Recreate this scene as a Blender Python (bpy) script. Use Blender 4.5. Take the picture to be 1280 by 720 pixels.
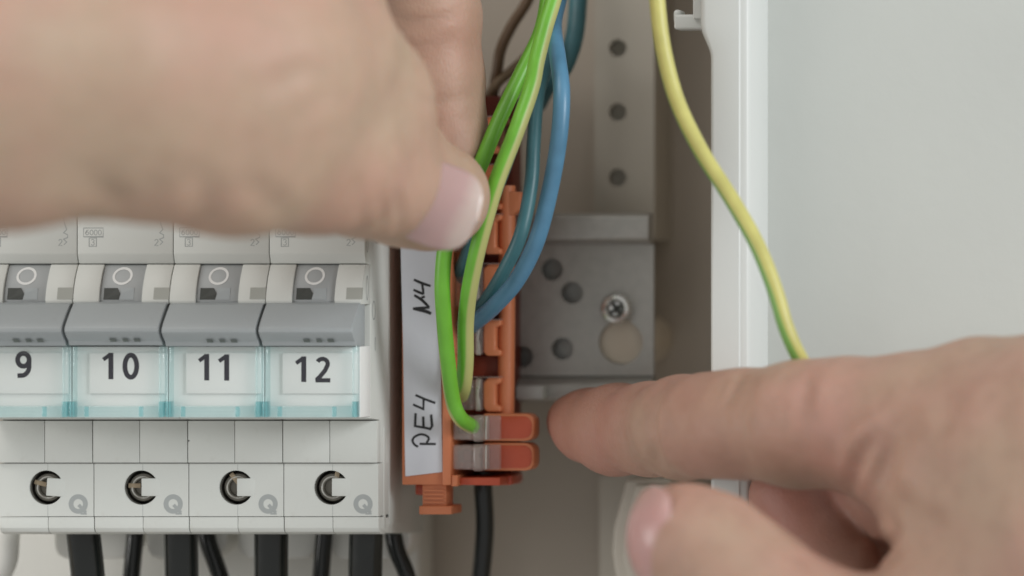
import bpy, bmesh, math, random
import numpy as np
from mathutils import Vector, Matrix

random.seed(7)
for o in list(bpy.data.objects):
    bpy.data.objects.remove(o)
scene = bpy.context.scene
COL = scene.collection
MM = 0.001

# ---------------------------------------------------------------- camera
# World: X right, Y away from the viewer, Z up. Origin: middle of the view in the plane of the
# switch levers. One module (17.7 mm) spans 121.3 px of the 1280 px wide photograph.
K = 17.7 / 121.3
DIST = 800.0          # mm from lens to the lever plane
XC = 182.0            # the lens stands to the right of the breakers
WIDTH = 1280 * K
cam_d = bpy.data.cameras.new("camera")
cam = bpy.data.objects.new("camera", cam_d)
COL.objects.link(cam)
cam.location = (XC * MM, -DIST * MM, 0)
cam.rotation_euler = (math.radians(90), 0, 0)
cam_d.sensor_width = 36
cam_d.lens = 36 * DIST / WIDTH
cam_d.shift_x = -XC / WIDTH
cam_d.clip_start = 0.02
cam_d.clip_end = 20
cam_d.dof.use_dof = True
cam_d.dof.focus_distance = (DIST + 13) * MM
cam_d.dof.aperture_fstop = 6.8
scene.camera = cam

# ---------------------------------------------------------------- light
world = bpy.data.worlds.new("World")
scene.world = world
world.use_nodes = True
bg = world.node_tree.nodes["Background"]
bg.inputs[0].default_value = (1.0, 0.99, 0.965, 1)
bg.inputs[1].default_value = 0.40


def area(name, loc, target, size, power, color):
    l = bpy.data.lights.new(name, 'AREA')
    l.shape = 'RECTANGLE'
    l.size, l.size_y = size
    l.energy = power
    l.color = color
    o = bpy.data.objects.new(name, l)
    COL.objects.link(o)
    o.location = loc
    d = Vector(target) - Vector(loc)
    o.rotation_euler = d.to_track_quat('-Z', 'Y').to_euler()
    return o


area("ceiling_light", (-0.45, -0.62, 0.95), (0, 0, 0), (0.6, 0.5), 3.4, (1.0, 0.97, 0.92))
area("window_light", (2.2, -1.20, 0.72), (0, 0, 0), (0.8, 1.0), 41.0, (0.96, 0.985, 1.0))
area("front_fill", (-1.10, -0.66, 0.0), (-0.04, 0, -0.03), (0.5, 0.5), 3.6, (1.0, 0.98, 0.95))  # added fill that brightens the breaker fronts and labels, no known source
scene.view_settings.view_transform = 'Standard'
scene.view_settings.look = 'None'
scene.view_settings.exposure = 0.28
scene.view_settings.gamma = 1.0
scene.render.engine = 'CYCLES'
scene.cycles.transparent_max_bounces = 24
scene.cycles.max_bounces = 10


# ---------------------------------------------------------------- helpers
def wx(px, y=0.0):
    return XC + ((px - 640) * K - XC) * (DIST + y) / DIST


def wz(py, y=0.0):
    return (360 - py) * K * (DIST + y) / DIST


def P(px, py, y=0.0):
    return Vector((wx(px, y), y, wz(py, y)))


class MB:
    """collects shapes (in mm) into one mesh"""
    def __init__(self):
        self.v, self.f, self.uv = [], [], []

    def add(self, vs, fs, uvs=None):
        b = len(self.v)
        self.v += [tuple(p) for p in vs]
        for i, f in enumerate(fs):
            self.f.append(tuple(b + k for k in f))
            self.uv.append(uvs[i] if uvs else None)
        return self

    def add_bm(self, bm):
        bm.verts.index_update()
        self.add([v.co[:] for v in bm.verts], [[v.index for v in f.verts] for f in bm.faces])
        bm.free()
        return self

    def box(self, x0, x1, y0, y1, z0, z1, bev=0.15, seg=2):
        bm = bmesh.new()
        bmesh.ops.create_cube(bm, size=1)
        for v in bm.verts:
            v.co = Vector(((x0 + x1) / 2 + v.co.x * (x1 - x0), (y0 + y1) / 2 + v.co.y * (y1 - y0),
                           (z0 + z1) / 2 + v.co.z * (z1 - z0)))
        if bev:
            bmesh.ops.bevel(bm, geom=bm.edges[:], offset=bev, segments=seg, profile=0.5, affect='EDGES')
        return self.add_bm(bm)

    def prism(self, poly, axis, a0, a1, bev=0.15, seg=2):
        """poly: list of 2D points; axis 'x': (y,z) outline, axis 'y': (x,z) outline"""
        bm = bmesh.new()
        def mk(p, a):
            return (a, p[0], p[1]) if axis == 'x' else (p[0], a, p[1])
        v0 = [bm.verts.new(mk(p, a0)) for p in poly]
        v1 = [bm.verts.new(mk(p, a1)) for p in poly]
        bm.faces.new(v0)
        bm.faces.new(v1[::-1])
        n = len(poly)
        for i in range(n):
            j = (i + 1) % n
            bm.faces.new((v0[i], v1[i], v1[j], v0[j]))
        bmesh.ops.recalc_face_normals(bm, faces=bm.faces[:])
        if bev:
            es = [e for e in bm.edges if e.calc_face_angle(0) > math.radians(18)]
            bmesh.ops.bevel(bm, geom=es, offset=bev, segments=seg, profile=0.5, affect='EDGES', clamp_overlap=True)
        return self.add_bm(bm)

    def tube(self, pts, rad, seg=16, u0=0.0, caps=True, ref=(0, -1, 0)):
        pts = [Vector(p) for p in pts]
        n = len(pts)
        rads = rad if isinstance(rad, (list, tuple)) else [rad] * n
        vs, fs, uvs = [], [], []
        ref = Vector(ref)
        L = 0
        for i, p in enumerate(pts):
            t = (pts[min(i + 1, n - 1)] - pts[max(i - 1, 0)]).normalized()
            a = (ref - t * ref.dot(t)).normalized()
            b = t.cross(a)
            for k in range(seg):
                an = 2 * math.pi * k / seg
                vs.append(p + (a * math.cos(an) + b * math.sin(an)) * rads[i])
        d = 0
        for i in range(n - 1):
            d2 = d + (pts[i + 1] - pts[i]).length
            ta, tb_ = (u0[0] + (u0[1] - u0[0]) * q / (n - 1) for q in (i, i + 1)) if isinstance(u0, tuple) else (u0, u0)
            for k in range(seg):
                k2 = (k + 1) % seg
                fs.append((i * seg + k, i * seg + k2, (i + 1) * seg + k2, (i + 1) * seg + k))
                uvs.append([(k / seg + ta, d), ((k + 1) / seg + ta, d), ((k + 1) / seg + tb_, d2), (k / seg + tb_, d2)])
            d = d2
        if caps:
            fs.append(tuple(range(seg))[::-1]); uvs.append([(0.5, 0)] * seg)
            o = (n - 1) * seg
            fs.append(tuple(o + k for k in range(seg))); uvs.append([(0.5, 0)] * seg)
        return self.add(vs, fs, uvs)

    def lathe(self, prof, c, seg=32):
        """prof: (radius, y) pairs, turned about the Y axis through c=(x,z)"""
        vs, fs = [], []
        for r, y in prof:
            for k in range(seg):
                a = 2 * math.pi * k / seg
                vs.append((c[0] + r * math.cos(a), y, c[1] + r * math.sin(a)))
        for i in range(len(prof) - 1):
            for k in range(seg):
                k2 = (k + 1) % seg
                fs.append((i * seg + k, i * seg + k2, (i + 1) * seg + k2, (i + 1) * seg + k))
        return self.add(vs, fs)

    def build(self, name, mat, parent=None, origin=(0, 0, 0), smooth=40, label=None):
        me = bpy.data.meshes.new(name)
        o3 = Vector(origin)
        me.from_pydata([((Vector(p) - o3) * MM)[:] for p in self.v], [], self.f)
        if any(u is not None for u in self.uv):
            lay = me.uv_layers.new(name="UVMap")
            li = 0
            for f, u in zip(self.f, self.uv):
                for k in range(len(f)):
                    lay.data[li].uv = u[k] if u else (0, 0)
                    li += 1
        bm = bmesh.new(); bm.from_mesh(me)
        bmesh.ops.recalc_face_normals(bm, faces=bm.faces[:])
        bm.to_mesh(me); bm.free()
        if smooth:
            me.shade_smooth()
            try:
                me.set_sharp_from_angle(angle=math.radians(smooth))
            except Exception:
                pass
        me.materials.append(mat)
        o = bpy.data.objects.new(name, me)
        COL.objects.link(o)
        if parent is not None:
            o.parent = parent
            o.location = (o3 - Vector(parent.get('_org', (0, 0, 0)))) * MM
        else:
            o.location = o3 * MM
        if label:
            o['label'] = label
        return o


def empty(name, origin, label, cat, group=None):
    o = bpy.data.objects.new(name, None)
    COL.objects.link(o)
    o.empty_display_size = 0.01
    o.location = Vector(origin) * MM
    o['_org'] = tuple(origin)
    o['label'] = label
    o['category'] = cat
    if group:
        o['group'] = group
    return o


def tag(o, label, cat, group=None):
    o['label'] = label
    o['category'] = cat
    if group:
        o['group'] = group
    return o


def spline(pts, n=8):
    """Catmull-Rom through the points"""
    pts = [Vector(p) for p in pts]
    q = [pts[0] * 2 - pts[1]] + pts + [pts[-1] * 2 - pts[-2]]
    out = []
    for i in range(1, len(q) - 2):
        for k in range(n):
            t = k / n
            a, b, c, d = q[i - 1], q[i], q[i + 1], q[i + 2]
            out.append(0.5 * ((2 * b) + (c - a) * t + (2 * a - 5 * b + 4 * c - d) * t * t + (3 * b - a - 3 * c + d) * t ** 3))
    out.append(pts[-1])
    return out


def strokes(mb, lines, w, yfun, map2, closed=False):
    """flat pen strokes: each line a list of 2D points, widths w; lies on y = yfun"""
    for ln in lines:
        pts = [Vector(p) for p in ln]
        n = len(pts)
        L, R = [], []
        for i, p in enumerate(pts):
            if closed:
                t = pts[(i + 1) % n] - pts[i - 1]
            else:
                t = pts[min(i + 1, n - 1)] - pts[max(i - 1, 0)]
            t.normalize()
            nn = Vector((-t.y, t.x))
            # mitre
            if 0 < i < n - 1 or closed:
                t1 = (pts[i] - pts[i - 1]).normalized()
                c = max(0.45, abs(Vector((-t1.y, t1.x)).dot(nn)))
            else:
                c = 1
            ww = w[i] if isinstance(w, (list, tuple)) else w
            L.append(p + nn * ww / 2 / c); R.append(p - nn * ww / 2 / c)
        vs = []
        for a, b in zip(L, R):
            for q in (a, b):
                x, z = map2(q)
                vs.append((x, yfun, z))
        fs = []
        m = n if closed else n - 1
        for i in range(m):
            j = (i + 1) % n
            fs.append((2 * i, 2 * i + 1, 2 * j + 1, 2 * j))
        mb.add(vs, fs)
    return mb


def arc(cx, cy, rx, ry, a0, a1, n=14):
    return [(cx + rx * math.cos(math.radians(a0 + (a1 - a0) * i / n)),
             cy + ry * math.sin(math.radians(a0 + (a1 - a0) * i / n))) for i in range(n + 1)]


# ---------------------------------------------------------------- materials
def new_mat(name):
    m = bpy.data.materials.new(name)
    m.use_nodes = True
    nt = m.node_tree
    return m, nt, nt.nodes["Principled BSDF"]


def plastic(name, col, rough=0.42, var=0.06, bump=0.03, scale=900.0, sss=0.0, stain=0.0):
    m, nt, b = new_mat(name)
    N = nt.nodes
    tc = N.new('ShaderNodeTexCoord')
    no = N.new('ShaderNodeTexNoise'); no.inputs['Scale'].default_value = 55; no.inputs['Detail'].default_value = 5
    nt.links.new(tc.outputs['Object'], no.inputs['Vector'])
    mix = N.new('ShaderNodeMix'); mix.data_type = 'RGBA'
    mix.inputs[6].default_value = (*[c * (1 - var) for c in col], 1)
    mix.inputs[7].default_value = (*[min(1, c * (1 + var)) for c in col], 1)
    nt.links.new(no.outputs['Fac'], mix.inputs[0])
    last = mix.outputs[2]
    if stain:
        n3 = N.new('ShaderNodeTexNoise'); n3.inputs['Scale'].default_value = 420; n3.inputs['Detail'].default_value = 6
        nt.links.new(tc.outputs['Object'], n3.inputs['Vector'])
        r3 = N.new('ShaderNodeMapRange'); r3.inputs[1].default_value = 0.62; r3.inputs[2].default_value = 0.80
        nt.links.new(n3.outputs['Fac'], r3.inputs[0])
        ml = N.new('ShaderNodeMath'); ml.operation = 'MULTIPLY'; ml.inputs[1].default_value = stain
        nt.links.new(r3.outputs[0], ml.inputs[0])
        m2 = N.new('ShaderNodeMix'); m2.data_type = 'RGBA'
        nt.links.new(ml.outputs[0], m2.inputs[0]); nt.links.new(last, m2.inputs[6])
        m2.inputs[7].default_value = (col[0] * 0.55, col[1] * 0.5, col[2] * 0.42, 1)
        last = m2.outputs[2]
    nt.links.new(last, b.inputs['Base Color'])
    n2 = N.new('ShaderNodeTexNoise'); n2.inputs['Scale'].default_value = scale; n2.inputs['Detail'].default_value = 3
    nt.links.new(tc.outputs['Object'], n2.inputs['Vector'])
    mr = N.new('ShaderNodeMapRange'); mr.inputs[3].default_value = rough - 0.07; mr.inputs[4].default_value = rough + 0.09
    nt.links.new(no.outputs['Fac'], mr.inputs[0]); nt.links.new(mr.outputs[0], b.inputs['Roughness'])
    if bump:
        bp = N.new('ShaderNodeBump'); bp.inputs['Strength'].default_value = bump; bp.inputs['Distance'].default_value = 0.001
        nt.links.new(n2.outputs['Fac'], bp.inputs['Height']); nt.links.new(bp.outputs[0], b.inputs['Normal'])
    if sss:
        b.inputs['Subsurface Weight'].default_value = sss
        b.inputs['Subsurface Radius'].default_value = (1, 0.8, 0.6)
        b.inputs['Subsurface Scale'].default_value = 0.0015
    return m


def clear(name, tint, gloss=0.06, ior=1.5, haze=0.05, hcol=None):
    """clear moulded plastic: tinted see-through with a Fresnel gloss"""
    m = bpy.data.materials.new(name)
    m.use_nodes = True
    nt = m.node_tree
    N = nt.nodes
    N.remove(N["Principled BSDF"])
    out = N["Material Output"]
    tr = N.new('ShaderNodeBsdfTransparent'); tr.inputs[0].default_value = (*tint, 1)
    gl = N.new('ShaderNodeBsdfGlossy'); gl.inputs['Roughness'].default_value = gloss
    df = N.new('ShaderNodeBsdfTranslucent'); df.inputs[0].default_value = (*tint, 1)
    fr = N.new('ShaderNodeFresnel'); fr.inputs[0].default_value = ior
    dd = N.new('ShaderNodeBsdfDiffuse'); dd.inputs[0].default_value = (*(hcol or tint), 1)
    df.inputs[0].default_value = (*(hcol or tint), 1)
    mh = N.new('ShaderNodeMixShader'); mh.inputs[0].default_value = 0.5
    nt.links.new(df.outputs[0], mh.inputs[1]); nt.links.new(dd.outputs[0], mh.inputs[2])
    m0 = N.new('ShaderNodeMixShader'); m0.inputs[0].default_value = haze
    nt.links.new(tr.outputs[0], m0.inputs[1]); nt.links.new(mh.outputs[0], m0.inputs[2])
    mx = N.new('ShaderNodeMixShader')
    ge = N.new('ShaderNodeNewGeometry')
    ff = N.new('ShaderNodeMath'); ff.operation = 'SUBTRACT'; ff.inputs[0].default_value = 1.0
    nt.links.new(ge.outputs['Backfacing'], ff.inputs[1])
    fm = N.new('ShaderNodeMath'); fm.operation = 'MULTIPLY'
    nt.links.new(fr.outputs[0], fm.inputs[0]); nt.links.new(ff.outputs[0], fm.inputs[1])
    nt.links.new(fm.outputs[0], mx.inputs[0]); nt.links.new(m0.outputs[0], mx.inputs[1]); nt.links.new(gl.outputs[0], mx.inputs[2])
    nt.links.new(mx.outputs[0], out.inputs[0])
    return m


def metal(name, col, rough=0.35, metallic=1.0, scale=300, stretch=(1, 1, 1)):
    m, nt, b = new_mat(name)
    N = nt.nodes
    b.inputs['Metallic'].default_value = metallic
    tc = N.new('ShaderNodeTexCoord')
    mp = N.new('ShaderNodeMapping'); mp.inputs['Scale'].default_value = stretch
    nt.links.new(tc.outputs['Object'], mp.inputs[0])
    no = N.new('ShaderNodeTexNoise'); no.inputs['Scale'].default_value = scale; no.inputs['Detail'].default_value = 6
    nt.links.new(mp.outputs[0], no.inputs['Vector'])
    mix = N.new('ShaderNodeMix'); mix.data_type = 'RGBA'
    mix.inputs[6].default_value = (*[c * 0.8 for c in col], 1)
    mix.inputs[7].default_value = (*[min(1, c * 1.15) for c in col], 1)
    nt.links.new(no.outputs['Fac'], mix.inputs[0]); nt.links.new(mix.outputs[2], b.inputs['Base Color'])
    mr = N.new('ShaderNodeMapRange'); mr.inputs[3].default_value = rough - 0.1; mr.inputs[4].default_value = rough + 0.12
    nt.links.new(no.outputs['Fac'], mr.inputs[0]); nt.links.new(mr.outputs[0], b.inputs['Roughness'])
    return m


def wire_mat(name, col, col2=None, lo=0.0, hi=0.0, rough=0.38, sheen=0.0):
    """insulation; with col2 a lengthwise stripe between u=lo and u=hi (UV.x runs round the wire)"""
    m, nt, b = new_mat(name)
    N = nt.nodes
    tc = N.new('ShaderNodeTexCoord')
    no = N.new('ShaderNodeTexNoise'); no.inputs['Scale'].default_value = 260; no.inputs['Detail'].default_value = 6
    nt.links.new(tc.outputs['Object'], no.inputs['Vector'])
    mix = N.new('ShaderNodeMix'); mix.data_type = 'RGBA'
    nt.links.new(no.outputs['Fac'], mix.inputs[0])
    mix.inputs[6].default_value = (*[c * 0.8 for c in col], 1)
    mix.inputs[7].default_value = (*[min(1, c * 1.2) for c in col], 1)
    last = mix.outputs[2]
    if col2:
        sp = N.new('ShaderNodeSeparateXYZ'); nt.links.new(tc.outputs['UV'], sp.inputs[0])
        # u wrapped to 0..1
        fr = N.new('ShaderNodeMath'); fr.operation = 'FRACT'; nt.links.new(sp.outputs[0], fr.inputs[0])
        r = N.new('ShaderNodeValToRGB')
        e = r.color_ramp.elements
        e[0].position = lo; e[0].color = (0, 0, 0, 1)
        e[1].position = min(lo + 0.05, 1); e[1].color = (1, 1, 1, 1)
        a = e.new(hi - 0.05); a.color = (1, 1, 1, 1)
        c = e.new(hi); c.color = (0, 0, 0, 1)
        nt.links.new(fr.outputs[0], r.inputs[0])
        m2 = N.new('ShaderNodeMix'); m2.data_type = 'RGBA'
        nt.links.new(r.outputs[0], m2.inputs[0]); nt.links.new(last, m2.inputs[6])
        m2.inputs[7].default_value = (*col2, 1)
        last = m2.outputs[2]
    nt.links.new(last, b.inputs['Base Color'])
    mr = N.new('ShaderNodeMapRange'); mr.inputs[3].default_value = rough - 0.08; mr.inputs[4].default_value = rough + 0.12
    nt.links.new(no.outputs['Fac'], mr.inputs[0]); nt.links.new(mr.outputs[0], b.inputs['Roughness'])
    bp = N.new('ShaderNodeBump'); bp.inputs['Strength'].default_value = 0.05; bp.inputs['Distance'].default_value = 0.001
    nt.links.new(no.outputs['Fac'], bp.inputs['Height']); nt.links.new(bp.outputs[0], b.inputs['Normal'])
    return m


def skin_mat(name, tan, pink, dark):
    m, nt, b = new_mat(name)
    N = nt.nodes
    tc = N.new('ShaderNodeTexCoord')
    def noise(s, d=4, rough=0.5):
        n = N.new('ShaderNodeTexNoise'); n.inputs['Scale'].default_value = s; n.inputs['Detail'].default_value = d
        n.inputs['Roughness'].default_value = rough
        nt.links.new(tc.outputs['Object'], n.inputs['Vector'])
        return n
    n1 = noise(38, 3)
    r1 = N.new('ShaderNodeMapRange'); r1.inputs[1].default_value = 0.36; r1.inputs[2].default_value = 0.66
    nt.links.new(n1.outputs['Fac'], r1.inputs[0])
    m1 = N.new('ShaderNodeMix'); m1.data_type = 'RGBA'
    m1.inputs[6].default_value = (*tan, 1); m1.inputs[7].default_value = (*pink, 1)
    nt.links.new(r1.outputs[0], m1.inputs[0])
    n2 = noise(260, 6, 0.6)
    r2 = N.new('ShaderNodeMapRange'); r2.inputs[1].default_value = 0.45; r2.inputs[2].default_value = 0.8
    r2.inputs[4].default_value = 0.45
    nt.links.new(n2.outputs['Fac'], r2.inputs[0])
    m2 = N.new('ShaderNodeMix'); m2.data_type = 'RGBA'
    nt.links.new(r2.outputs[0], m2.inputs[0]); nt.links.new(m1.outputs[2], m2.inputs[6]); m2.inputs[7].default_value = (*dark, 1)
    at = N.new('ShaderNodeAttribute'); at.attribute_name = 'flush'  # redder skin, with some of the fingertip's shade put into the colour
    m3 = N.new('ShaderNodeMix'); m3.data_type = 'RGBA'
    nt.links.new(at.outputs['Fac'], m3.inputs[0]); nt.links.new(m2.outputs[2], m3.inputs[6]); m3.inputs[7].default_value = (0.43, 0.185, 0.145, 1)
    nt.links.new(m3.outputs[2], b.inputs['Base Color'])
    b.inputs['Roughness'].default_value = 0.52
    b.inputs['Subsurface Weight'].default_value = 0.35
    b.inputs['Subsurface Radius'].default_value = (1.0, 0.36, 0.2)
    b.inputs['Subsurface Scale'].default_value = 0.0025
    b.inputs['Specular IOR Level'].default_value = 0.35
    # fine skin lines: stretched voronoi cells plus soft wrinkles
    mp = N.new('ShaderNodeMapping'); mp.inputs['Scale'].default_value = (1.0, 1.0, 0.55)
    nt.links.new(tc.outputs['Object'], mp.inputs[0])
    vo = N.new('ShaderNodeTexVoronoi'); vo.feature = 'DISTANCE_TO_EDGE'; vo.inputs['Scale'].default_value = 1300
    nt.links.new(mp.outputs[0], vo.inputs['Vector'])
    n3 = noise(420, 5, 0.6)
    ad = N.new('ShaderNodeMath'); ad.operation = 'MULTIPLY_ADD'; ad.inputs[1].default_value = 0.7
    nt.links.new(vo.outputs['Distance'], ad.inputs[0]); nt.links.new(n3.outputs['Fac'], ad.inputs[2])
    bp = N.new('ShaderNodeBump'); bp.inputs['Strength'].default_value = 0.22; bp.inputs['Distance'].default_value = 0.0006
    nt.links.new(ad.outputs[0], bp.inputs['Height']); nt.links.new(bp.outputs[0], b.inputs['Normal'])
    return m


M = {}
M['housing'] = plastic('breaker_plastic', (0.60, 0.618, 0.588), 0.46, 0.03, 0.02, stain=0.12)
M['panel'] = plastic('breaker_panel_plastic', (0.575, 0.592, 0.562), 0.48, 0.03, 0.03, stain=0.14)
M['lever'] = plastic('grey_lever_plastic', (0.335, 0.365, 0.375), 0.38, 0.05, 0.03, stain=0.1)
M['indicator'] = plastic('grey_indicator_plastic', (0.33, 0.35, 0.355), 0.42, 0.04, 0.02)
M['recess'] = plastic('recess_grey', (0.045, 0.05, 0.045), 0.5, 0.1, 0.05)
M['recess_light'] = plastic('recess_light', (0.34, 0.35, 0.32), 0.5, 0.08, 0.04)
M['print_grey'] = plastic('grey_print', (0.33, 0.35, 0.345), 0.6, 0.08, 0)
M['print_light'] = plastic('white_print', (0.72, 0.73, 0.72), 0.5, 0.04, 0)
M['card'] = plastic('label_card', (0.74, 0.75, 0.735), 0.6, 0.02, 0.02)
M['digit'] = plastic('digit_ink', (0.018, 0.016, 0.026), 0.6, 0.15, 0)
M['ink'] = plastic('pen_ink', (0.02, 0.02, 0.022), 0.6, 0.3, 0)
M['emboss'] = plastic('lever_marks', (0.12, 0.14, 0.13), 0.5, 0.1, 0)
M['cover'] = clear('label_cover_plastic', (0.985, 0.998, 0.997), 0.05, 1.42, 0.004)
M['cover_side'] = clear('label_cover_side_plastic', (0.93, 0.985, 0.987), 0.06, 1.5, 0.06, (0.84, 0.95, 0.96))
M['cover_edge'] = clear('label_cover_edge_plastic', (0.80, 0.935, 0.945), 0.08, 1.5, 0.14, (0.42, 0.70, 0.74))
M['clear'] = clear('terminal_clear_plastic', (0.955, 0.945, 0.94), 0.1, 1.5, 0.2, (0.86, 0.78, 0.74))
M['paper'] = plastic('paper_strip', (0.60, 0.61, 0.655), 0.7, 0.03, 0.12, 220)
M['orange'] = plastic('orange_plastic', (0.56, 0.185, 0.082), 0.42, 0.08, 0.05, sss=0.15)
M['orange_red'] = plastic('red_orange_plastic', (0.48, 0.08, 0.034), 0.3, 0.1, 0.04, sss=0.3)
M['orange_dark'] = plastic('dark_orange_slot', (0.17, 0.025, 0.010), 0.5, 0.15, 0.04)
M['steel'] = metal('zinc_plated_steel', (0.47, 0.465, 0.44), 0.42, 0.45, 500)
M['screw'] = metal('screw_steel', (0.80, 0.80, 0.78), 0.25, 0.9, 900)
M['screw_dark'] = metal('terminal_screw', (0.15, 0.142, 0.12), 0.42, 0.35, 2500)
M['brass'] = metal('terminal_brass', (0.36, 0.29, 0.20), 0.42, 0.5, 1200)
M['cage'] = plastic('terminal_shaft', (0.12, 0.115, 0.10), 0.4, 0.25, 0.1)
M['contact'] = metal('contact_metal', (0.55, 0.54, 0.50), 0.3, 0.6, 900)
M['cabinet'] = plastic('cabinet_plastic', (0.52, 0.465, 0.395), 0.5, 0.05, 0.03)
M['strip'] = plastic('mounting_strip_plastic', (0.54, 0.505, 0.435), 0.5, 0.05, 0.03)
M['boss'] = plastic('cream_boss_plastic', (0.80, 0.72, 0.60), 0.5, 0.04, 0.02)
M['frame'] = plastic('white_frame_plastic', (0.60, 0.622, 0.605), 0.36, 0.02, 0.015)
M['wall'] = plastic('painted_wall', (0.545, 0.568, 0.54), 0.75, 0.03, 0.05, 350)
M['black'] = wire_mat('black_insulation', (0.010, 0.012, 0.011), rough=0.17)
M['white_tube'] = plastic('white_conduit', (0.76, 0.76, 0.72), 0.4, 0.03, 0.02)
M['blue'] = wire_mat('blue_insulation', (0.09, 0.235, 0.37), rough=0.36)
M['teal'] = wire_mat('dark_teal_insulation', (0.05, 0.155, 0.18), rough=0.4)
M['brown'] = wire_mat('brown_insulation', (0.115, 0.065, 0.03), rough=0.42)
M['tan'] = wire_mat('tan_insulation', (0.25, 0.18, 0.11), rough=0.42)
GREEN, YELLOW = (0.145, 0.42, 0.035), (0.44, 0.46, 0.17)
M['gy'] = wire_mat('green_yellow_insulation', GREEN, YELLOW, 0.05, 0.36)
M['yg'] = wire_mat('yellow_green_insulation', (0.50, 0.47, 0.15), (0.17, 0.36, 0.08), 0.62, 0.97)
M['skin'] = skin_mat('skin', (0.395, 0.272, 0.198), (0.42, 0.238, 0.187), (0.27, 0.165, 0.118))
M['skin_pale'] = skin_mat('pale_skin', (0.45, 0.328, 0.238), (0.46, 0.285, 0.215), (0.34, 0.24, 0.165))


def nail_mat(name, bed, edge):
    m, nt, b = new_mat(name)
    N = nt.nodes
    tc = N.new('ShaderNodeTexCoord')
    sp = N.new('ShaderNodeSeparateXYZ'); nt.links.new(tc.outputs['UV'], sp.inputs[0])
    no = N.new('ShaderNodeTexNoise'); no.inputs['Scale'].default_value = 200; nt.links.new(tc.outputs['Object'], no.inputs['Vector'])
    ad = N.new('ShaderNodeMath'); ad.operation = 'MULTIPLY_ADD'; ad.inputs[1].default_value = 0.18
    nt.links.new(no.outputs['Fac'], ad.inputs[0]); nt.links.new(sp.outputs[1], ad.inputs[2])
    r = N.new('ShaderNodeValToRGB'); e = r.color_ramp.elements
    e[0].position = 0.05; e[0].color = (*edge, 1)
    e[1].position = 0.34; e[1].color = (*bed, 1)
    a = e.new(0.80); a.color = (*bed, 1)
    c = e.new(0.93); c.color = (*edge, 1)
    nt.links.new(ad.outputs[0], r.inputs[0]); nt.links.new(r.outputs[0], b.inputs['Base Color'])
    b.inputs['Roughness'].default_value = 0.3
    b.inputs['Subsurface Weight'].default_value = 0.3
    b.inputs['Subsurface Radius'].default_value = (1, .5, .4)
    b.inputs['Subsurface Scale'].default_value = 0.001
    return m


M['nail_pink'] = nail_mat('pink_nail', (0.47, 0.27, 0.25), (0.46, 0.28, 0.255))
M['nail'] = nail_mat('nail', (0.49, 0.335, 0.32), (0.55, 0.45, 0.405))

# ---------------------------------------------------------------- the wall and the cabinet
FR_Y = 4.0                       # front of the cabinet frame
WALL_Y = 22.0
X_IN = wx(888, FR_Y)             # inner edge of the frame
X_OUT = wx(938, FR_Y)            # outer edge of the frame
CAB_L, CAB_T, CAB_B = -230.0, 130.0, -150.0
BACK_Y = 76.0

mb = MB()
mb.box(X_OUT - 6, 420, WALL_Y, WALL_Y + 90, -420, 420, 0)
wall = mb.build('wall', M['wall'], smooth=0)
wall['kind'] = 'structure'
wall['label'] = 'plain pale grey painted wall to the right of the box'

cab = empty('distribution_box', (0, BACK_Y, CAB_B),
            'recessed white plastic distribution box, open, with breakers and terminals inside', 'electrical box')
MB().box(CAB_L, X_IN + 1, BACK_Y, BACK_Y + 3, CAB_B, CAB_T, 0).build('back_panel', M['cabinet'], cab, smooth=0)
MB().box(X_IN + 1.0, X_IN + 3.5, FR_Y + 3, BACK_Y, CAB_B, CAB_T, 0.2).build('side_wall', M['cabinet'], cab)
MB().box(CAB_L, X_IN + 1, FR_Y + 3, BACK_Y, CAB_T - 2.5, CAB_T, 0.2).build('top_wall', M['cabinet'], cab)
MB().box(CAB_L - 2.5, CAB_L, FR_Y + 3, BACK_Y, CAB_B, CAB_T, 0.2).build('side_wall', M['cabinet'], cab)
MB().box(CAB_L, X_IN + 1, FR_Y + 3, BACK_Y, CAB_B, CAB_B + 2.5, 0.2).build('bottom_wall', M['cabinet'], cab)

# frame with its stepped front and the S-shaped inner edge near the top
mb = MB()
zt, zb = CAB_T + 8, CAB_B - 8
w0, w1 = X_IN, X_OUT
# outline of the flange in plan (x, y), swept along z with an inner-edge offset that steps near the top
def edge_off(z):
    py = 360 - z / K
    if py < 28: return -1.9
    if py > 72: return 0.0
    t = (py - 28) / 44
    return -1.9 * (1 - t * t * (3 - 2 * t))
zs = [zb, -60, 0, 30, 38] + [wz(p) for p in range(78, 20, -4)] + [zt]
zs = sorted(set(zs))
prof = [(0.0, 9.0), (0.0, 0.7), (0.25, 0.2), (0.7, 0.0), (5.2, 0.0), (5.35, 0.25), (5.6, 0.3), (6.5, 0.3), (6.9, 0.6), (w1 - w0, 1.4), (w1 - w0 + 0.15, WALL_Y - FR_Y)]
vs, fs = [], []
for z in zs:
    for i, (u, yy) in enumerate(prof):
        off = edge_off(z) * max(0, 1 - u / 3.0)
        vs.append((w0 + u + off, FR_Y + yy, z))
n = len(prof)
for i in range(len(zs) - 1):
    for k in range(n - 1):
        fs.append((i * n + k, i * n + k + 1, (i + 1) * n + k + 1, (i + 1) * n + k))
fs.append(tuple(range(n)))
fs.append(tuple(len(zs) * n - n + k for k in range(n))[::-1])
mb.add(vs, fs)
frame = mb.build('frame', M['frame'], cab, smooth=50)
# snap peg on the frame
mb = MB()
mb.box(wx(846, 16), wx(884, 16), 13, 18, wz(38, 16), wz(19, 16), 0.5, 3)
mb.box(wx(845, 16), wx(855, 16), 13.2, 17.8, wz(30, 16), wz(13, 16), 0.6, 3)
mb.build('snap_peg', M['frame'], frame)
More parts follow.
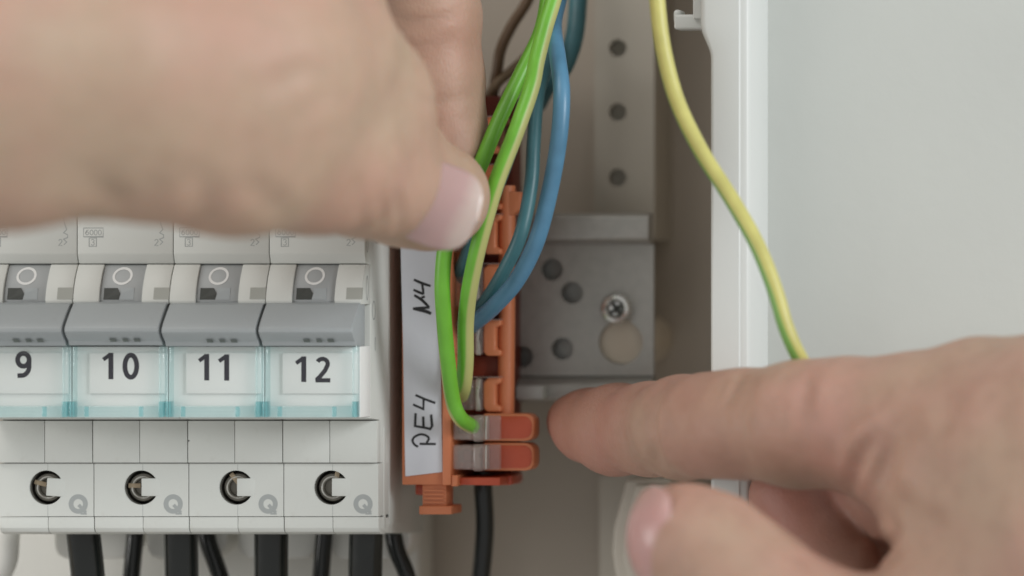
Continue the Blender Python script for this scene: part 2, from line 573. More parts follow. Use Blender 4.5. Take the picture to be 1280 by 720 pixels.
# inner lip behind the frame edge
mb = MB()
mb.box(wx(867, 13), wx(884, 13), 12, 30, wz(24, 13), CAB_T, 0.4)
mb.build('inner_lip', M['frame'], cab)

# mounting strip with holes (the column with punched holes at the back)
def plate_with_holes(mb, x0, x1, z0, z1, y0, y1, holes, seg=28):
    """flat plate whose holes are real; cut by boolean-free triangulation: bmesh triangle_fill"""
    bm = bmesh.new()
    def loop(pts, y):
        vv = [bm.verts.new((p[0], y, p[1])) for p in pts]
        return vv, [bm.edges.new((vv[i], vv[(i + 1) % len(vv)])) for i in range(len(vv))]
    rings = []
    for y in (y0, y1):
        es = []
        rr = []
        pts = [(x0, z0), (x1, z0), (x1, z1), (x0, z1)]
        a, e = loop(pts, y); rr.append(a); es += e
        for (cx, cz, r) in holes:
            if callable(r):
                pts = r(cx, cz)
            else:
                pts = [(cx + r * math.cos(2 * math.pi * k / seg), cz + r * math.sin(2 * math.pi * k / seg)) for k in range(seg)]
            a, e = loop(pts, y); rr.append(a); es += e
        bmesh.ops.triangle_fill(bm, edges=es, use_beauty=True, use_dissolve=False)
        rings.append(rr)
    for A, B in zip(*rings):
        for i in range(len(A)):
            j = (i + 1) % len(A)
            bm.faces.new((A[i], A[j], B[j], B[i]))
    mb.add_bm(bm)

SY = 58.0
mb = MB()
plate_with_holes(mb, wx(743, SY), wx(818, SY), wz(300, SY), CAB_T - 3, SY, SY + 2.5,
                 [(wx(772, SY), wz(p, SY), 1.72) for p in (-22, 60, 140, 222)])
mb.box(wx(743, SY), wx(743, SY) + 2, SY + 2.5, BACK_Y, wz(300, SY), CAB_T - 3, 0.1)
mb.box(wx(818, SY) - 2, wx(818, SY), SY + 2.5, BACK_Y, wz(300, SY), CAB_T - 3, 0.1)
mb.box(wx(746, SY), wx(814, SY), SY + 3.4, SY + 5, wz(298, SY), CAB_T - 3, 0)  # added backing, so the holes come out dim instead of black
mb.build('mounting_strip', M['strip'], cab, smooth=0)
# moulded lug at the lower right of the box
LY = 44.0
mb = MB()
pl = [(748, 760), (748, 596), (766, 590), (812, 590), (830, 640), (830, 760)]
mb.prism([(wx(a, LY + 14), wz(b, LY + 14)) for a, b in pl], 'y', LY + 14, BACK_Y, 0.6)
pl = [(775, 760), (764, 690), (766, 660), (782, 598), (840, 598), (840, 760)]
mb.prism([(wx(a, LY), wz(b, LY)) for a, b in pl], 'y', LY, LY + 14, 0.9, 3)
pl = [(796, 760), (778, 700), (780, 668), (793, 606), (838, 606), (838, 760)]
mb.prism([(wx(a, LY - 2), wz(b, LY - 2)) for a, b in pl], 'y', LY - 2.0, LY, 0.5, 3)
mb.build('corner_lug', M['strip'], cab)

# ---------------------------------------------------------------- rail bracket with its screw
BY = 48.0
br = empty('rail_bracket', (wx(730, BY), BY, wz(470, BY)),
           'zinc plated steel rail bracket with punched holes fixed behind the orange terminal block', 'bracket')
def keyhole(cx, cz):
    r = 4.25
    out = []
    for k in range(40):
        a = math.radians(90 + 28 + (360 - 56) * k / 39)
        out.append((cx + r * math.cos(a), cz + r * math.sin(a)))
    # neck up to the screw
    n = 2.0
    out += [(cx + n, cz + r + 1.5), (cx + n, cz + 8), (cx - n, cz + 8), (cx - n, cz + r + 1.5)]
    return out
mb = MB()
plate_with_holes(mb, wx(600, BY), wx(817, BY), wz(470, BY), wz(306, BY), BY, BY + 1.5,
                 [(wx(690, BY), wz(337, BY), 2.15), (wx(715, BY), wz(366, BY), 2.15), (wx(703, BY), wz(436, BY), 2.15),
                  (wx(653, BY), wz(446, BY), 2.1), (wx(776, BY), wz(428, BY), keyhole)])
mb.build('plate', M['steel'], br, smooth=0)
mb = MB()
# upper flange: rounded step standing forward of the plate
prof = [(BY + 1.4, wz(308, BY)), (BY - 2.2, wz(303, BY)), (BY - 3.2, wz(299, BY)), (BY - 3.2, wz(272, BY)), (BY - 2.6, wz(268, BY)), (BY - 1.0, wz(266, BY)), (BY + 1.4, wz(266, BY))]
mb.prism(prof, 'x', wx(600, BY), wx(811, BY - 3), 0.35, 2)
mb.build('flange', M['steel'], br)
mb = MB()
prof = [(BY + 1.4, wz(469, BY)), (BY - 2.0, wz(475, BY)), (BY - 3.0, wz(479, BY)), (BY - 3.0, wz(498, BY)), (BY - 1.0, wz(502, BY)), (BY + 1.4, wz(502, BY))]
mb.prism(prof, 'x', wx(600, BY), wx(815, BY - 3), 0.35, 2)
mb.build('flange', M['steel'], br)
mb = MB()
mb.box(wx(646, BY - 6), wx(680, BY - 6), BY - 7, BY - 3, wz(499, BY - 6), wz(482, BY - 6), 0.3)
mb.build('end_clip', M['frame'], br)
mb = MB()  # edges and backing added behind the plate to set how dark its holes look
mb.box(wx(600, BY), wx(600, BY) + 1.5, BY + 1.5, BY + 9, wz(469, BY), wz(308, BY), 0.1)
mb.box(wx(813, BY) - 1.2, wx(813, BY) - .1, BY + 1.5, BY + 3.5, wz(469, BY), wz(308, BY), 0.1)
mb.box(wx(602, BY), wx(805, BY), BY + 1.5, BY + 9, wz(311, BY), wz(307, BY), 0.1)
mb.box(wx(602, BY), wx(805, BY), BY + 1.5, BY + 9, wz(469, BY), wz(465, BY), 0.1)
mb.box(wx(603, BY), wx(738, BY), BY + 4.4, BY + 5.4, wz(464, BY), wz(312, BY), 0)
mb.build('hole_shade_box', M['steel'], br)
mb = MB()
mb.lathe([(0.01, BY + 1.9), (4.6, BY + 1.9), (4.7, BY + 2.2), (4.7, BACK_Y)], (wx(776, BY), wz(425, BY)), 36)
mb.build('screw_boss', M['boss'], cab)
SX, SZ = wx(769, BY - 3), wz(386, BY - 3)
sc = MB()
sc.lathe([(1.3, BY - 2.4), (1.55, BY - 3.0), (1.95, BY - 3.5), (2.55, BY - 3.3), (2.95, BY - 2.5), (3.05, BY - 1.6), (3.0, BY - 0.2), (1.4, BY - 0.1), (1.4, BY + 8)], (SX, SZ), 36)
sc.lathe([(0.01, BY - 1.6), (1.3, BY - 1.9), (1.3, BY - 2.4)], (SX, SZ), 36)
screw = sc.build('screw', M['screw'], br)
mb = MB()
for a in (35, 125):
    ca, sa = math.cos(math.radians(a)), math.sin(math.radians(a))
    L, W = 1.25, 0.33
    pts = [(-L, -W), (L, -W), (L, W), (-L, W)]
    mb.prism([(SX + x * ca - z * sa, SZ + x * sa + z * ca) for x, z in pts], 'y', BY - 2.35 + a * 1e-3, BY - 1.5, 0.05)
mb.build('recess', M['recess'], screw)

# ---------------------------------------------------------------- circuit breakers
PITCH = 17.7
XL10 = wx(78, 0)
W = PITCH
def lx(px, y):
    return wx(px, y) - XL10          # breaker-local x from a pixel on the breaker numbered 10

def hole_plate(mb, x0, x1, z0, z1, y0, y1, cx, cz, r, seg=40):
    plate_with_holes(mb, x0, x1, z0, z1, y0, y1, [(cx, cz, r)], seg)

def build_breaker():
    """breaker built about its lower left back corner; x local 0..17.7"""
    root = empty('circuit_breaker', (0, 0, 0), '', 'circuit breaker', 'numbered circuit breakers in a row')
    g = 0.055
    x0, x1 = g, W - g
    Z = lambda py, y=8: wz(py, y)
    # housing: stepped side profile (y, z)
    pr = [(8.2, Z(205)), (8.2, Z(317)), (8.9, Z(329.5, 9)), (12.2, Z(331, 12)), (12.2, Z(523, 12)), (19.2, Z(525, 19)),
          (19.2, Z(578.5, 19)), (29, Z(579, 29)), (29, Z(646.5, 29)), (19.5, Z(647, 19)), (19.5, Z(661, 19)), (24, Z(666.5, 24)),
          (52, Z(666.5, 52)), (52, Z(95, 52)), (19, Z(95, 19)), (19, Z(203, 19))]
    mb = MB(); mb.prism(pr, 'x', x0, x1, 0.22, 2)
    # raised ribs and pads on the side faces
    mb.box(x1 - 0.2, x1 + 0.07, 21.5, 23.0, Z(660, 22), Z(535, 22), 0.03)
    mb.box(x1 - 0.2, x1 + 0.08, 25.5, 34.0, Z(655, 30), Z(240, 30), 0.03)
    housing = mb.build('housing', M['housing'], root)
    # side details: oval sockets
    mb = MB()
    for (yy, py, ry, rz) in ((9.8, 360, 0.85, 2.3), (14.5, 388, 1.2, 1.8), (15.5, 430, 0.45, 1.3), (9.8, 305, 0.7, 1.6), (16.5, 300, 1.4, 0.7)):
        n = 24
        c = (x1 + 0.02, yy, Z(py, yy))
        vs = [(c[0], c[1] + ry * math.cos(2 * math.pi * k / n), c[2] + rz * math.sin(2 * math.pi * k / n)) for k in range(n)]
        vs2 = [(c[0] + 0.0, c[1] + (ry - .2) * math.cos(2 * math.pi * k / n), c[2] + (rz - .25) * math.sin(2 * math.pi * k / n)) for k in range(n)]
        mb.add(vs + vs2, [(k, (k + 1) % n, n + (k + 1) % n, n + k) for k in range(n)])
    mb.build('side_marks', M['print_grey'], housing, smooth=0)

    # lower shoulder: two panels above, two terminal plates with a round screw shaft, bottom lip
    xm = lx(174.5, 17)
    hx, hz, hr = lx(176.5, 17.8), Z(609.5, 17.8), 3.2
    for a, b in ((x0 + .03, xm - .05), (xm + .05, x1 - .03)):
        MB().box(a, b, 17.0, 19.6, Z(578.4, 17), Z(526, 17), 0.10).build('shoulder_panel', M['panel'], root)
    mb = MB()
    hole_plate(mb, x0 + .02, x1 - .02, Z(645.3, 18), Z(579.3, 18), 17.8, 29.2, hx, hz, hr)
    tp = mb.build('terminal_plate', M['panel'], root, smooth=30)
    # thin moulding seam above and below the hole
    mb = MB()
    mb.box(xm + .3, xm + .38, 17.788, 17.9, hz + hr + .05, Z(580.3, 18), 0)
    mb.box(xm + .3, xm + .38, 17.788, 17.9, Z(644.6, 18), hz - hr - .05, 0)
    mb.build('seam', M['print_grey'], tp, smooth=0)
    for a, b in ((x0 + .03, xm + .28), (xm + .36, x1 - .03)):
        pr = [(18.0, Z(645.9, 18)), (18.0, Z(660, 18)), (18.5, Z(665, 18.5)), (20, Z(667.6, 20)), (23, Z(667.6, 23)), (23, Z(645.9, 23))]
        mb = MB(); mb.prism(pr, 'x', a, b, 0.10, 2)
        mb.build('bottom_lip', M['panel'], root)
    # inside the shaft
    mb = MB()
    mb.lathe([(hr - .02, 18.3), (hr - .06, 23.0), (0.01, 23.0)], (hx, hz), 36)
    mb.build('screw_shaft', M['cage'], root)
    mb = MB()
    mb.lathe([(2.72, 23.2), (2.72, 19.3), (2.5, 18.95), (1.7, 18.9), (1.5, 19.4), (0.01, 19.5)], (hx + .05, hz), 30)
    ts = mb.build('terminal_screw', M['screw_dark'], root)
    mb = MB()
    ring = [(hx + .05 + 2.05 * math.cos(a), 18.9 + .1 * math.sin(3 * a), hz + 2.0 * math.sin(a)) for a in [2 * math.pi * k / 28 for k in range(29)]]
    mb.tube(ring, 0.16, 8, caps=False)
    mb.build('screw_rim', M['contact'], ts)
    mb = MB()
    mb.box(hx - 2.7, hx - .4, 18.75, 19.05, hz - .1, hz + .75, 0.06)
    slot = mb.build('screw_slot', M['brass'], ts)
    slot['_x'] = 1
    # white square tab reaching into the hole from the right
    mb = MB()
    mb.box(hx + .05, hx + hr + .25, 17.74, 20.5, hz - 1.6, hz + 1.72, 0.12)
    tab = mb.build('square_tab', M['panel'], root)

    # carriage: two white curved cheeks with the grey indicator between them
    def cheek(xa, xb, d=0.0):
        pts = []
        pys = [330.5, 336, 342, 350, 360, 370, 376, 379, 380.5]
        for i, py in enumerate(pys):
            t = (py - 330.5) / 50
            y = 8.85 - 3.3 * math.sin(t * math.pi / 2) ** 0.9 + d
            if py > 377: y += (py - 377) * 0.10
            pts.append((y, Z(py, 7)))
        pts += [(12.3, Z(380.5, 12)), (12.3, Z(330.5, 12))]
        mb = MB(); mb.prism(pts, 'x', xa, xb, 0.12, 2)
        return mb
    xi0, xi1 = lx(128, 7.5), lx(180.5, 7.5)
    cheek(x0 + .02, xi0 - .06).build('cheek', M['housing'], root)
    # the right cheek has a rounded lower left corner: a low pad under it
    ck = cheek(xi1 + .06, x1 - .02).build('cheek', M['housing'], root)
    ind = cheek(xi0, xi1, 0.55).build('indicator', M['indicator'], root)
    # ring mark
    mb = MB()
    cy, cz = lx(152.5, 7.4), Z(345, 7.4)
    def curved_y(z):
        py = 360 - z / K / 1.009
        t = max(0, (py - 330.5) / 50)
        return 8.85 - 3.3 * math.sin(min(1, t) * math.pi / 2) ** 0.9 + 0.55 - 0.05
    def ring_mesh(mb, cx, cz, rx, rz, w, n=36):
        vs = []
        for k in range(n):
            a = 2 * math.pi * k / n
            for q in (w / 2, -w / 2):
                z = cz + (rz + q) * math.sin(a)
                vs.append((cx + (rx + q) * math.cos(a), curved_y(z), z))
        mb.add(vs, [(2 * k, 2 * k + 1, (2 * k + 3) % (2 * n), (2 * k + 2) % (2 * n)) for k in range(n)])
    ring_mesh(mb, cy, cz, 1.62, 1.42, 0.44)
    mb.build('off_mark', M['print_light'], ind, smooth=0)
    # slot under the ring: dark on its left, lighter ramp on its right
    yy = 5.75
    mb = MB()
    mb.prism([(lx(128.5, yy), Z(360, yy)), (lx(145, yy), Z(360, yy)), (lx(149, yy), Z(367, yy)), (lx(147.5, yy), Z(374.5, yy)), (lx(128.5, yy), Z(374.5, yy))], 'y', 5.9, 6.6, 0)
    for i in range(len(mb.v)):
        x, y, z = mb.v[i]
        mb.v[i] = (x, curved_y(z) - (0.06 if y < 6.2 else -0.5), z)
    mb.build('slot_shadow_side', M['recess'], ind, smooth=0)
    mb = MB()
    mb.prism([(lx(149.5, yy), Z(360, yy)), (lx(166, yy), Z(360, yy)), (lx(166, yy), Z(374.5, yy)), (lx(148, yy), Z(374.5, yy)), (lx(150, yy), Z(367, yy))], 'y', 5.9, 6.6, 0)
    for i in range(len(mb.v)):
        x, y, z = mb.v[i]
        mb.v[i] = (x, curved_y(z) - (0.05 if y < 6.2 else -0.5), z)
    mb.build('slot_ramp', M['lever'], ind, smooth=0)
    # small recess of the right cheek
    mb = MB()
    pts = [(192.5, 359.5), (212, 359.5), (212, 374), (192.5, 374)]
    mb.prism([(lx(a, 6), Z(b, 6)) for a, b in pts], 'y', 5.9, 6.6, 0)
    for i in range(len(mb.v)):
        x, y, z = mb.v[i]
        mb.v[i] = (x, curved_y(z) - 0.55 - (0.02 if y < 6.2 else -0.5), z)
    mb.build('cheek_recess', M['recess_light'], ck, smooth=0)

    # grey lever: full-width bar, pushed down, its lip towards the viewer
    pr = [(6.2, Z(377.5, 6)), (4.9, Z(380.5, 5)), (3.2, Z(390, 3)), (1.2, Z(402, 1)), (0.15, Z(410, 0)), (0.05, Z(415, 0)), (0.9, Z(421, 1)),
          (2.2, Z(427, 2)), (2.6, Z(432.5, 2)), (9, Z(432.5, 9)), (9, Z(377.5, 9))]
    mb = MB(); mb.prism(pr, 'x', 0.33, W - 0.28, 0.14, 3)
    lev = mb.build('lever', M['lever'], root, smooth=50)
    # worn moulded marks along the lower lip
    mb = MB()
    for a, b in ((138, 146), (154, 161), (168, 176)):
        xa, xb = lx(a, 1.9), lx(b, 1.9)
        mb.add([(xa, 1.16, Z(424, 1.2)), (xb, 1.16, Z(424, 1.2)), (xb, 2.0, Z(428, 2)), (xa, 2.0, Z(428, 2))], [(0, 1, 2, 3)])
    mb.build('lever_marks', M['emboss'], lev, smooth=0)

    # label: card under a clear cover
    Yc = 4.75
    mb = MB(); mb.box(lx(112, Yc), lx(206.5, Yc), Yc, Yc + .4, Z(492, Yc), Z(441, Yc), 0.03)
    mb.build('label_card', M['card'], root, label='white number card behind the clear cover')
    mb = MB()
    mb.box(0.1, W - 0.1, Yc + .45, 12.3, Z(521, 9), Z(432.8, 9), 0.1)
    mb.build('card_holder', M['card'], root)
    # clear cover: front plate, thick side walls, sloping foot with ribs
    Yf = 3.1
    mb = MB(); mb.box(0.95, W - 0.95, Yf, Yf + 1.2, Z(507, Yf), Z(433.5, Yf), 0.18, 3)
    cov = mb.build('label_cover', M['cover'], root)
    for s, (xa, xb) in enumerate(((0.16, 1.15), (W - 1.15, W - 0.16))):
        mb = MB()
        mb.box(xa, xb, Yf + .1, 5.2, Z(522, Yf), Z(430.5, Yf), 0.3, 3)
        mb.build('cover_side', M['cover_side'], cov)
        mb = MB()
        mb.box(xa + .05, xb - .05, Yf - .1, 5.1, Z(521.5, Yf), Z(502, Yf), 0.12, 2)
        mb.build('cover_foot', M['cover_edge'], cov)
    mb = MB()
    mb.box(1.2, W - 1.2, Yf + .15, 5.1, Z(522.5, Yf), Z(507.5, Yf), 0.25, 3)
    mb.build('cover_foot', M['cover_side'], cov)
    for py in (509, 513.5, 518):
        MB().box(4.0, 12.6, Yf - .05, Yf + .5, Z(py + 2.2, Yf), Z(py, Yf), 0.12, 2).build('cover_rib', M['cover'], cov)
    for xa in (2.9, 12.9):
        MB().box(xa, xa + .8, Yf - .1, Yf + .6, Z(521, Yf), Z(508, Yf), 0.2, 2).build('cover_rib', M['cover_edge'], cov)
    MB().box(1.2, W - 1.2, Yf - .12, Yf + .3, Z(442, Yf), Z(438.5, Yf), 0.14, 2).build('cover_rib', M['cover'], cov)

    # printed marks
    mp = lambda q: (lx(q[0], 17.8), Z(q[1], 17.8))
    mb = MB()
    strokes(mb, [arc(216.5, 630, 9.0, 9.2, 0, 360, 28)[:-1]], 6.0, 17.785, mp, closed=True)
    strokes(mb, [[(217, 631), (226, 641)]], 4.2, 17.78, mp)
    strokes(mb, [[(219.5, 642.2), (227.2, 642.2)]], 2.0, 17.775, mp)
    mb.build('letter_mark', M['print_grey'], root, smooth=0)
    mp8 = lambda q: (lx(q[0], 8.2), Z(q[1], 8.2))
    mb = MB()
    yv = 8.185
    strokes(mb, [[(104.5, 285), (129, 285), (129, 296), (104.5, 296), (104.5, 285)]], 1.0, yv, mp8)
    strokes(mb, [[(111.5, 297.5), (120.5, 297.5), (120.5, 308), (111.5, 308), (111.5, 297.5)]], 0.9, yv - .003, mp8)
    # 6000 and 3
    strokes(mb, [[(110.6, 287.4), (108, 288.4), (107.2, 291)] + arc(108.9, 291.7, 1.8, 2.0, 180, -180, 12)], 0.8, yv - .006, mp8)
    for cx in (114.4, 119.6, 124.8):
        strokes(mb, [arc(cx, 290.6, 1.9, 3.1, 0, 360, 16)[:-1]], 0.8, yv - .006, mp8, closed=True)
    strokes(mb, [arc(115.8, 300.9, 1.9, 1.7, 200, 450, 9), arc(115.8, 304.6, 2.1, 1.9, 270, 520, 9)], 0.8, yv - .009, mp8)
    # release curve and terminal number on the right
    strokes(mb, [[(197, 262), (201, 280), (203.5, 287), (199.5, 291), (204.5, 293.5), (204.5, 297), (199.5, 299), (203.5, 302.5), (200, 306)]], 1.1, yv, mp8)
    strokes(mb, [[(193.5, 301)] + arc(195.6, 301.2, 2, 1.9, 200, 390, 8) + [(193.4, 307), (198, 307)]], 1.0, yv - .003, mp8)
    mb.build('printed_symbols', M['print_grey'], root, smooth=0)

    # tongue of the rail clip below the housing
    yb = 47
    xa, xb = 1.9, 17.4
    z0, z1 = Z(697, yb), Z(655, yb)
    pts = [(xa, z1), (xa, z0 + 3)] + [(xa + 2.6 - 2.6 * math.cos(a), z0 + 2.6 - 2.6 * math.sin(a)) for a in (0.4, 0.8, 1.2, 1.57)]
    pts += [(xb - 3.6 + 3.6 * math.sin(a), z0 + 3.6 - 3.6 * math.cos(a)) for a in (0, .4, .8, 1.2, 1.57)] + [(xb, z1)]
    mb = MB(); mb.prism(pts, 'y', 43, 51, 0.7, 3)
    mb.build('rail_clip', M['white_tube'], root)
    return root


def copy_tree(o, parent=None):
    c = o.copy()
    COL.objects.link(c)
    c.parent = parent
    for ch in list(o.children):
        copy_tree(ch, c)
    return c


br0 = build_breaker()
# digits are drawn in pixels of the label of the breaker numbered 10
def digit_lines(ch, x, t, b):
    """strokes of a digit, x = left, t/b = top and bottom in pixels"""
    h = b - t
    if ch == '1':
        return [([(x + 0, t + 8.5), (x + 8.6, t + 2.4)], 5.0), ([(x + 9.6, t), (x + 9.6, b)], 6.2)]
    if ch == '0':
        return [(arc(x + 10.0, t + h / 2, 7.4, h / 2 - 2.9, 0, 360, 36)[:-1], 6.0, True)]
    if ch == '2':
        return [(arc(x + 9.2, t + 8.8, 6.6, 6.2, 205, 395, 14) + [(x + 12.5, t + 17), (x + 4.2, b - 5.0)], 5.4),
                ([(x + 0.4, b - 2.6), (x + 19, b - 2.6)], 5.3), ([(x + 6.5, b - 8.0), (x + 1.5, b - 3.0)], 5.0)]
    if ch == '9':
        return [(arc(x + 10, t + 10.8, 7.2, 8.0, 0, 360, 32)[:-1], 6.0, True),
                ([(x + 17.2, t + 10), (x + 17.2, t + 17)] + arc(x + 7.2, t + 19, 10.0, 11.6, 0, 78, 10) + [(x + 2.6, t + 30.6)], 5.7)]


texts = [('9', [('9', 18.5 + 121.3, 439, 472)]), ('10', [('1', 129, 441, 474), ('0', 153.5, 441, 474.5)]),
         ('11', [('1', 249.5 - 121.3, 442.5, 475.5), ('1', 274.5 - 121.3, 443, 475.8)]),
         ('12', [('1', 371.5 - 242.6, 445.5, 477.5), ('2', 395.3 - 242.6, 446, 478)])]
labels = {
    '9': 'white circuit breaker numbered 9, leftmost of the row',
    '10': 'white circuit breaker numbered 10, second from the left in the row',
    '11': 'white circuit breaker numbered 11, third from the left in the row',
    '12': 'white circuit breaker numbered 12, next to the orange terminal block'}
breakers = {}
for i, (num, digs) in enumerate(texts):
    b = br0 if i == 0 else copy_tree(br0)
    breakers[num] = b
for i, (num, digs) in enumerate(texts):
    b = breakers[num]
    b.location = ((XL10 + (i - 1) * PITCH) * MM, 0, 0)
    b['label'] = labels[num]
    mb = MB()
    Yd = 4.735
    mpd = lambda q: (lx(q[0], Yd), wz(q[1], Yd))
    for j, (ch, x, t, bt) in enumerate(digs):
        for s in digit_lines(ch, x, t, bt):
            Yd -= 0.002
            strokes(mb, [s[0]], s[1], Yd, mpd, closed=len(s) > 2)
    card = [c for c in b.children if c.name.startswith('label_card')][0]
    o = mb.build('number', M['digit'], None, smooth=0)
    o.parent = card
    o.location = (0, 0, 0)
    # each screw is turned to its own angle; the tabs sit a little differently
    sc_ = [c for c in b.children if c.name.startswith('terminal_screw')][0]
    sl = [c for c in sc_.children if c.name.startswith('screw_slot')][0]
    hx, hz = lx(176.5, 17.8), wz(609.5, 17.8)
    ang = math.radians((-14, 0, -52, -95)[i])
    piv = Vector(((hx + .35) * MM, 0, hz * MM))
    sl.matrix_local = Matrix.Translation(piv) @ Matrix.Rotation(ang, 4, 'Y').inverted() @ Matrix.Translation(-piv)
    tb = [c for c in b.children if c.name.startswith('square_tab')][0]
    if i == 0:
        p2 = Vector(((hx + 1.5) * MM, 0.018, hz * MM))
        tb.matrix_local = Matrix.Translation(p2) @ Matrix.Rotation(math.radians(4), 4, 'Y') @ Matrix.Translation(-p2)
    tb.location.x += (0.0, 0.0, 0.0001, 0.0001)[i]
    if num == '11':
        mb = MB(); mb.lathe([(0.01, 16.97), (0.13, 16.98), (0.16, 17.02)], (lx(238.5 - 121.3, 17), wz(551, 17)), 10)
        sk = mb.build('ink_speck', M['ink'], None, smooth=0)
        sk.parent = b
    lv = [c for c in b.children if c.name.startswith('lever')][0]
    lv.location.z += (0.0, 0.0001, -0.00005, 0.0)[i]

# ---------------------------------------------------------------- orange terminal block
TY = 24.0
tb = empty('terminal_block', (wx(560, TY), TY + 26, wz(607, TY)),
           'orange push-in terminal block with clear fronts and handwritten paper label', 'terminal block')
def px_prism(pts, y0, y1, bev=0.15, seg=2, yref=None):
    yr = y0 if yref is None else yref
    mb = MB()
    return mb.prism([(wx(a, yr), wz(b, yr)) for a, b in pts], 'y', y0, y1, bev, seg)

# carrier: backing behind the label, right ledge, foot
TOP = 150
px_prism([(502, TOP), (555, TOP), (555, 606), (502.5, 606)], TY, TY + 22, 0.2).build('carrier', M['orange'], tb)
px_prism([(552.5, TOP), (563.5, TOP), (563.5, 606.5), (553, 606.5)], TY - .9, TY + 24, 0.22).build('ledge', M['orange'], tb)
foot = px_prism([(528, 604), (558, 604), (558, 634), (528, 634)], TY + .6, TY + 6, 0.15).build('foot', M['orange'], tb)
for k in range(4):
    px_prism([(530, 612 + 5 * k), (555, 612 + 5 * k), (555, 614.4 + 5 * k), (530, 614.4 + 5 * k)], TY + .3, TY + 1, 0.06).build('foot_rib', M['orange'], foot)
px_prism([(523.5, 632.5), (564.5, 632.5), (564.5, 643.2), (523.5, 643.2)], TY - .2, TY + 8, 0.25).build('foot_bar', M['orange'], foot)
px_prism([(519, 605), (533, 605), (533, 620), (519, 618)], TY + 6, TY + 14, 0.2).build('foot_stay', M['orange_red'], foot)
# paper strip, slightly skewed, with its writing
mb = MB()
pp = [(500.5, 300), (548, 302), (550.5, 420), (553.0, 590), (506.6, 595.5), (503.5, 420)]
mb.prism([(wx(a, TY - .25), wz(b, TY - .25)) for a, b in pp], 'y', TY - .28, TY - .08, 0.02, 1)
paper = mb.build('paper_label', M['paper'], tb, smooth=0, label='white paper strip with handwritten N4 and PE4')
mb = MB()
q = lambda x, y: (500 + x / 9.0, 330 + y / 9.0)
N4 = [[q(355, 560), q(300, 535), q(150, 500)], [q(150, 500), q(335, 490)], [q(335, 490), q(250, 405), q(165, 350)],
      [q(155, 290), q(270, 340)], [q(270, 340), q(262, 280), q(250, 210)], [q(160, 175), q(250, 215), q(350, 248)], [q(245, 380), q(285, 365)]]
r_ = lambda x, y: (500 + x / 8.0, 480 + y / 8.0)
PE4 = [[r_(185, 628), r_(145, 600), r_(130, 560), r_(155, 525), r_(210, 503), r_(265, 515), r_(292, 545), r_(270, 590)],
       [r_(200, 598), r_(362, 600)],
       [r_(160, 292), r_(155, 420), r_(270, 440), r_(305, 450), r_(325, 420), r_(315, 305)], [r_(236, 325), r_(240, 430)],
       [r_(135, 205), r_(238, 250), r_(240, 150)], [r_(160, 110), r_(250, 150), r_(358, 190)]]
yk = TY - .295
pw = [3.7, 2.9, 3.1, 2.8, 2.6, 3.0, 2.6]
for i, ln in enumerate(N4):
    sp = [(v.x, v.y) for v in spline([Vector((a, b, 0)) for a, b in ln], 4)]
    n_ = len(sp)
    strokes(mb, [sp], [pw[i] * (0.75 + 0.45 * math.sin(math.pi * (0.15 + 0.8 * k / n_))) for k in range(n_)], yk - i * .002, lambda p: (wx(p[0], TY), wz(p[1], TY)))
for i, ln in enumerate(PE4):
    sp = [(v.x, v.y) for v in spline([Vector((a, b, 0)) for a, b in ln], 6)] if i in (0,) else ln
    strokes(mb, [sp], (2.8, 2.9, 3.1, 3.2, 2.8, 2.9)[i], yk - .02 - i * .002, lambda p: (wx(p[0], TY), wz(p[1], TY)))
mb.build('handwriting', M['ink'], paper, smooth=0)

# rear body, floor and the vertical rod
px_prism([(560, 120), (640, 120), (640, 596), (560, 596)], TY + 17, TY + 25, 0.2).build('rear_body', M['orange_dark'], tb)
px_prism([(563, 597), (625, 597), (625, 607), (563, 606)], TY + 1, TY + 20, 0.2).build('floor_rib', M['orange_red'], tb)
px_prism([(618, 595), (640, 594), (640, 606), (618, 607)], TY + 8, TY + 16, 0.3).build('floor_end', M['orange_red'], tb)
px_prism([(564, 594), (572, 594), (572, 608), (564, 608)], TY - .6, TY + 5, 0.2).build('floor_hook', M['orange'], tb)
mb = MB()
RY = TY + 7
mb.tube([P(634, 232, RY), P(634, 300, RY), P(633.5, 400, RY), P(632.5, 519, RY)], 1.55, 20)
mb.build('rod', M['orange'], tb)
px_prism([(628, 238), (652, 240), (650, 262), (640, 270), (628, 270)], RY - 1.4, RY + 2, 0.3).build('rod_head', M['orange'], tb)

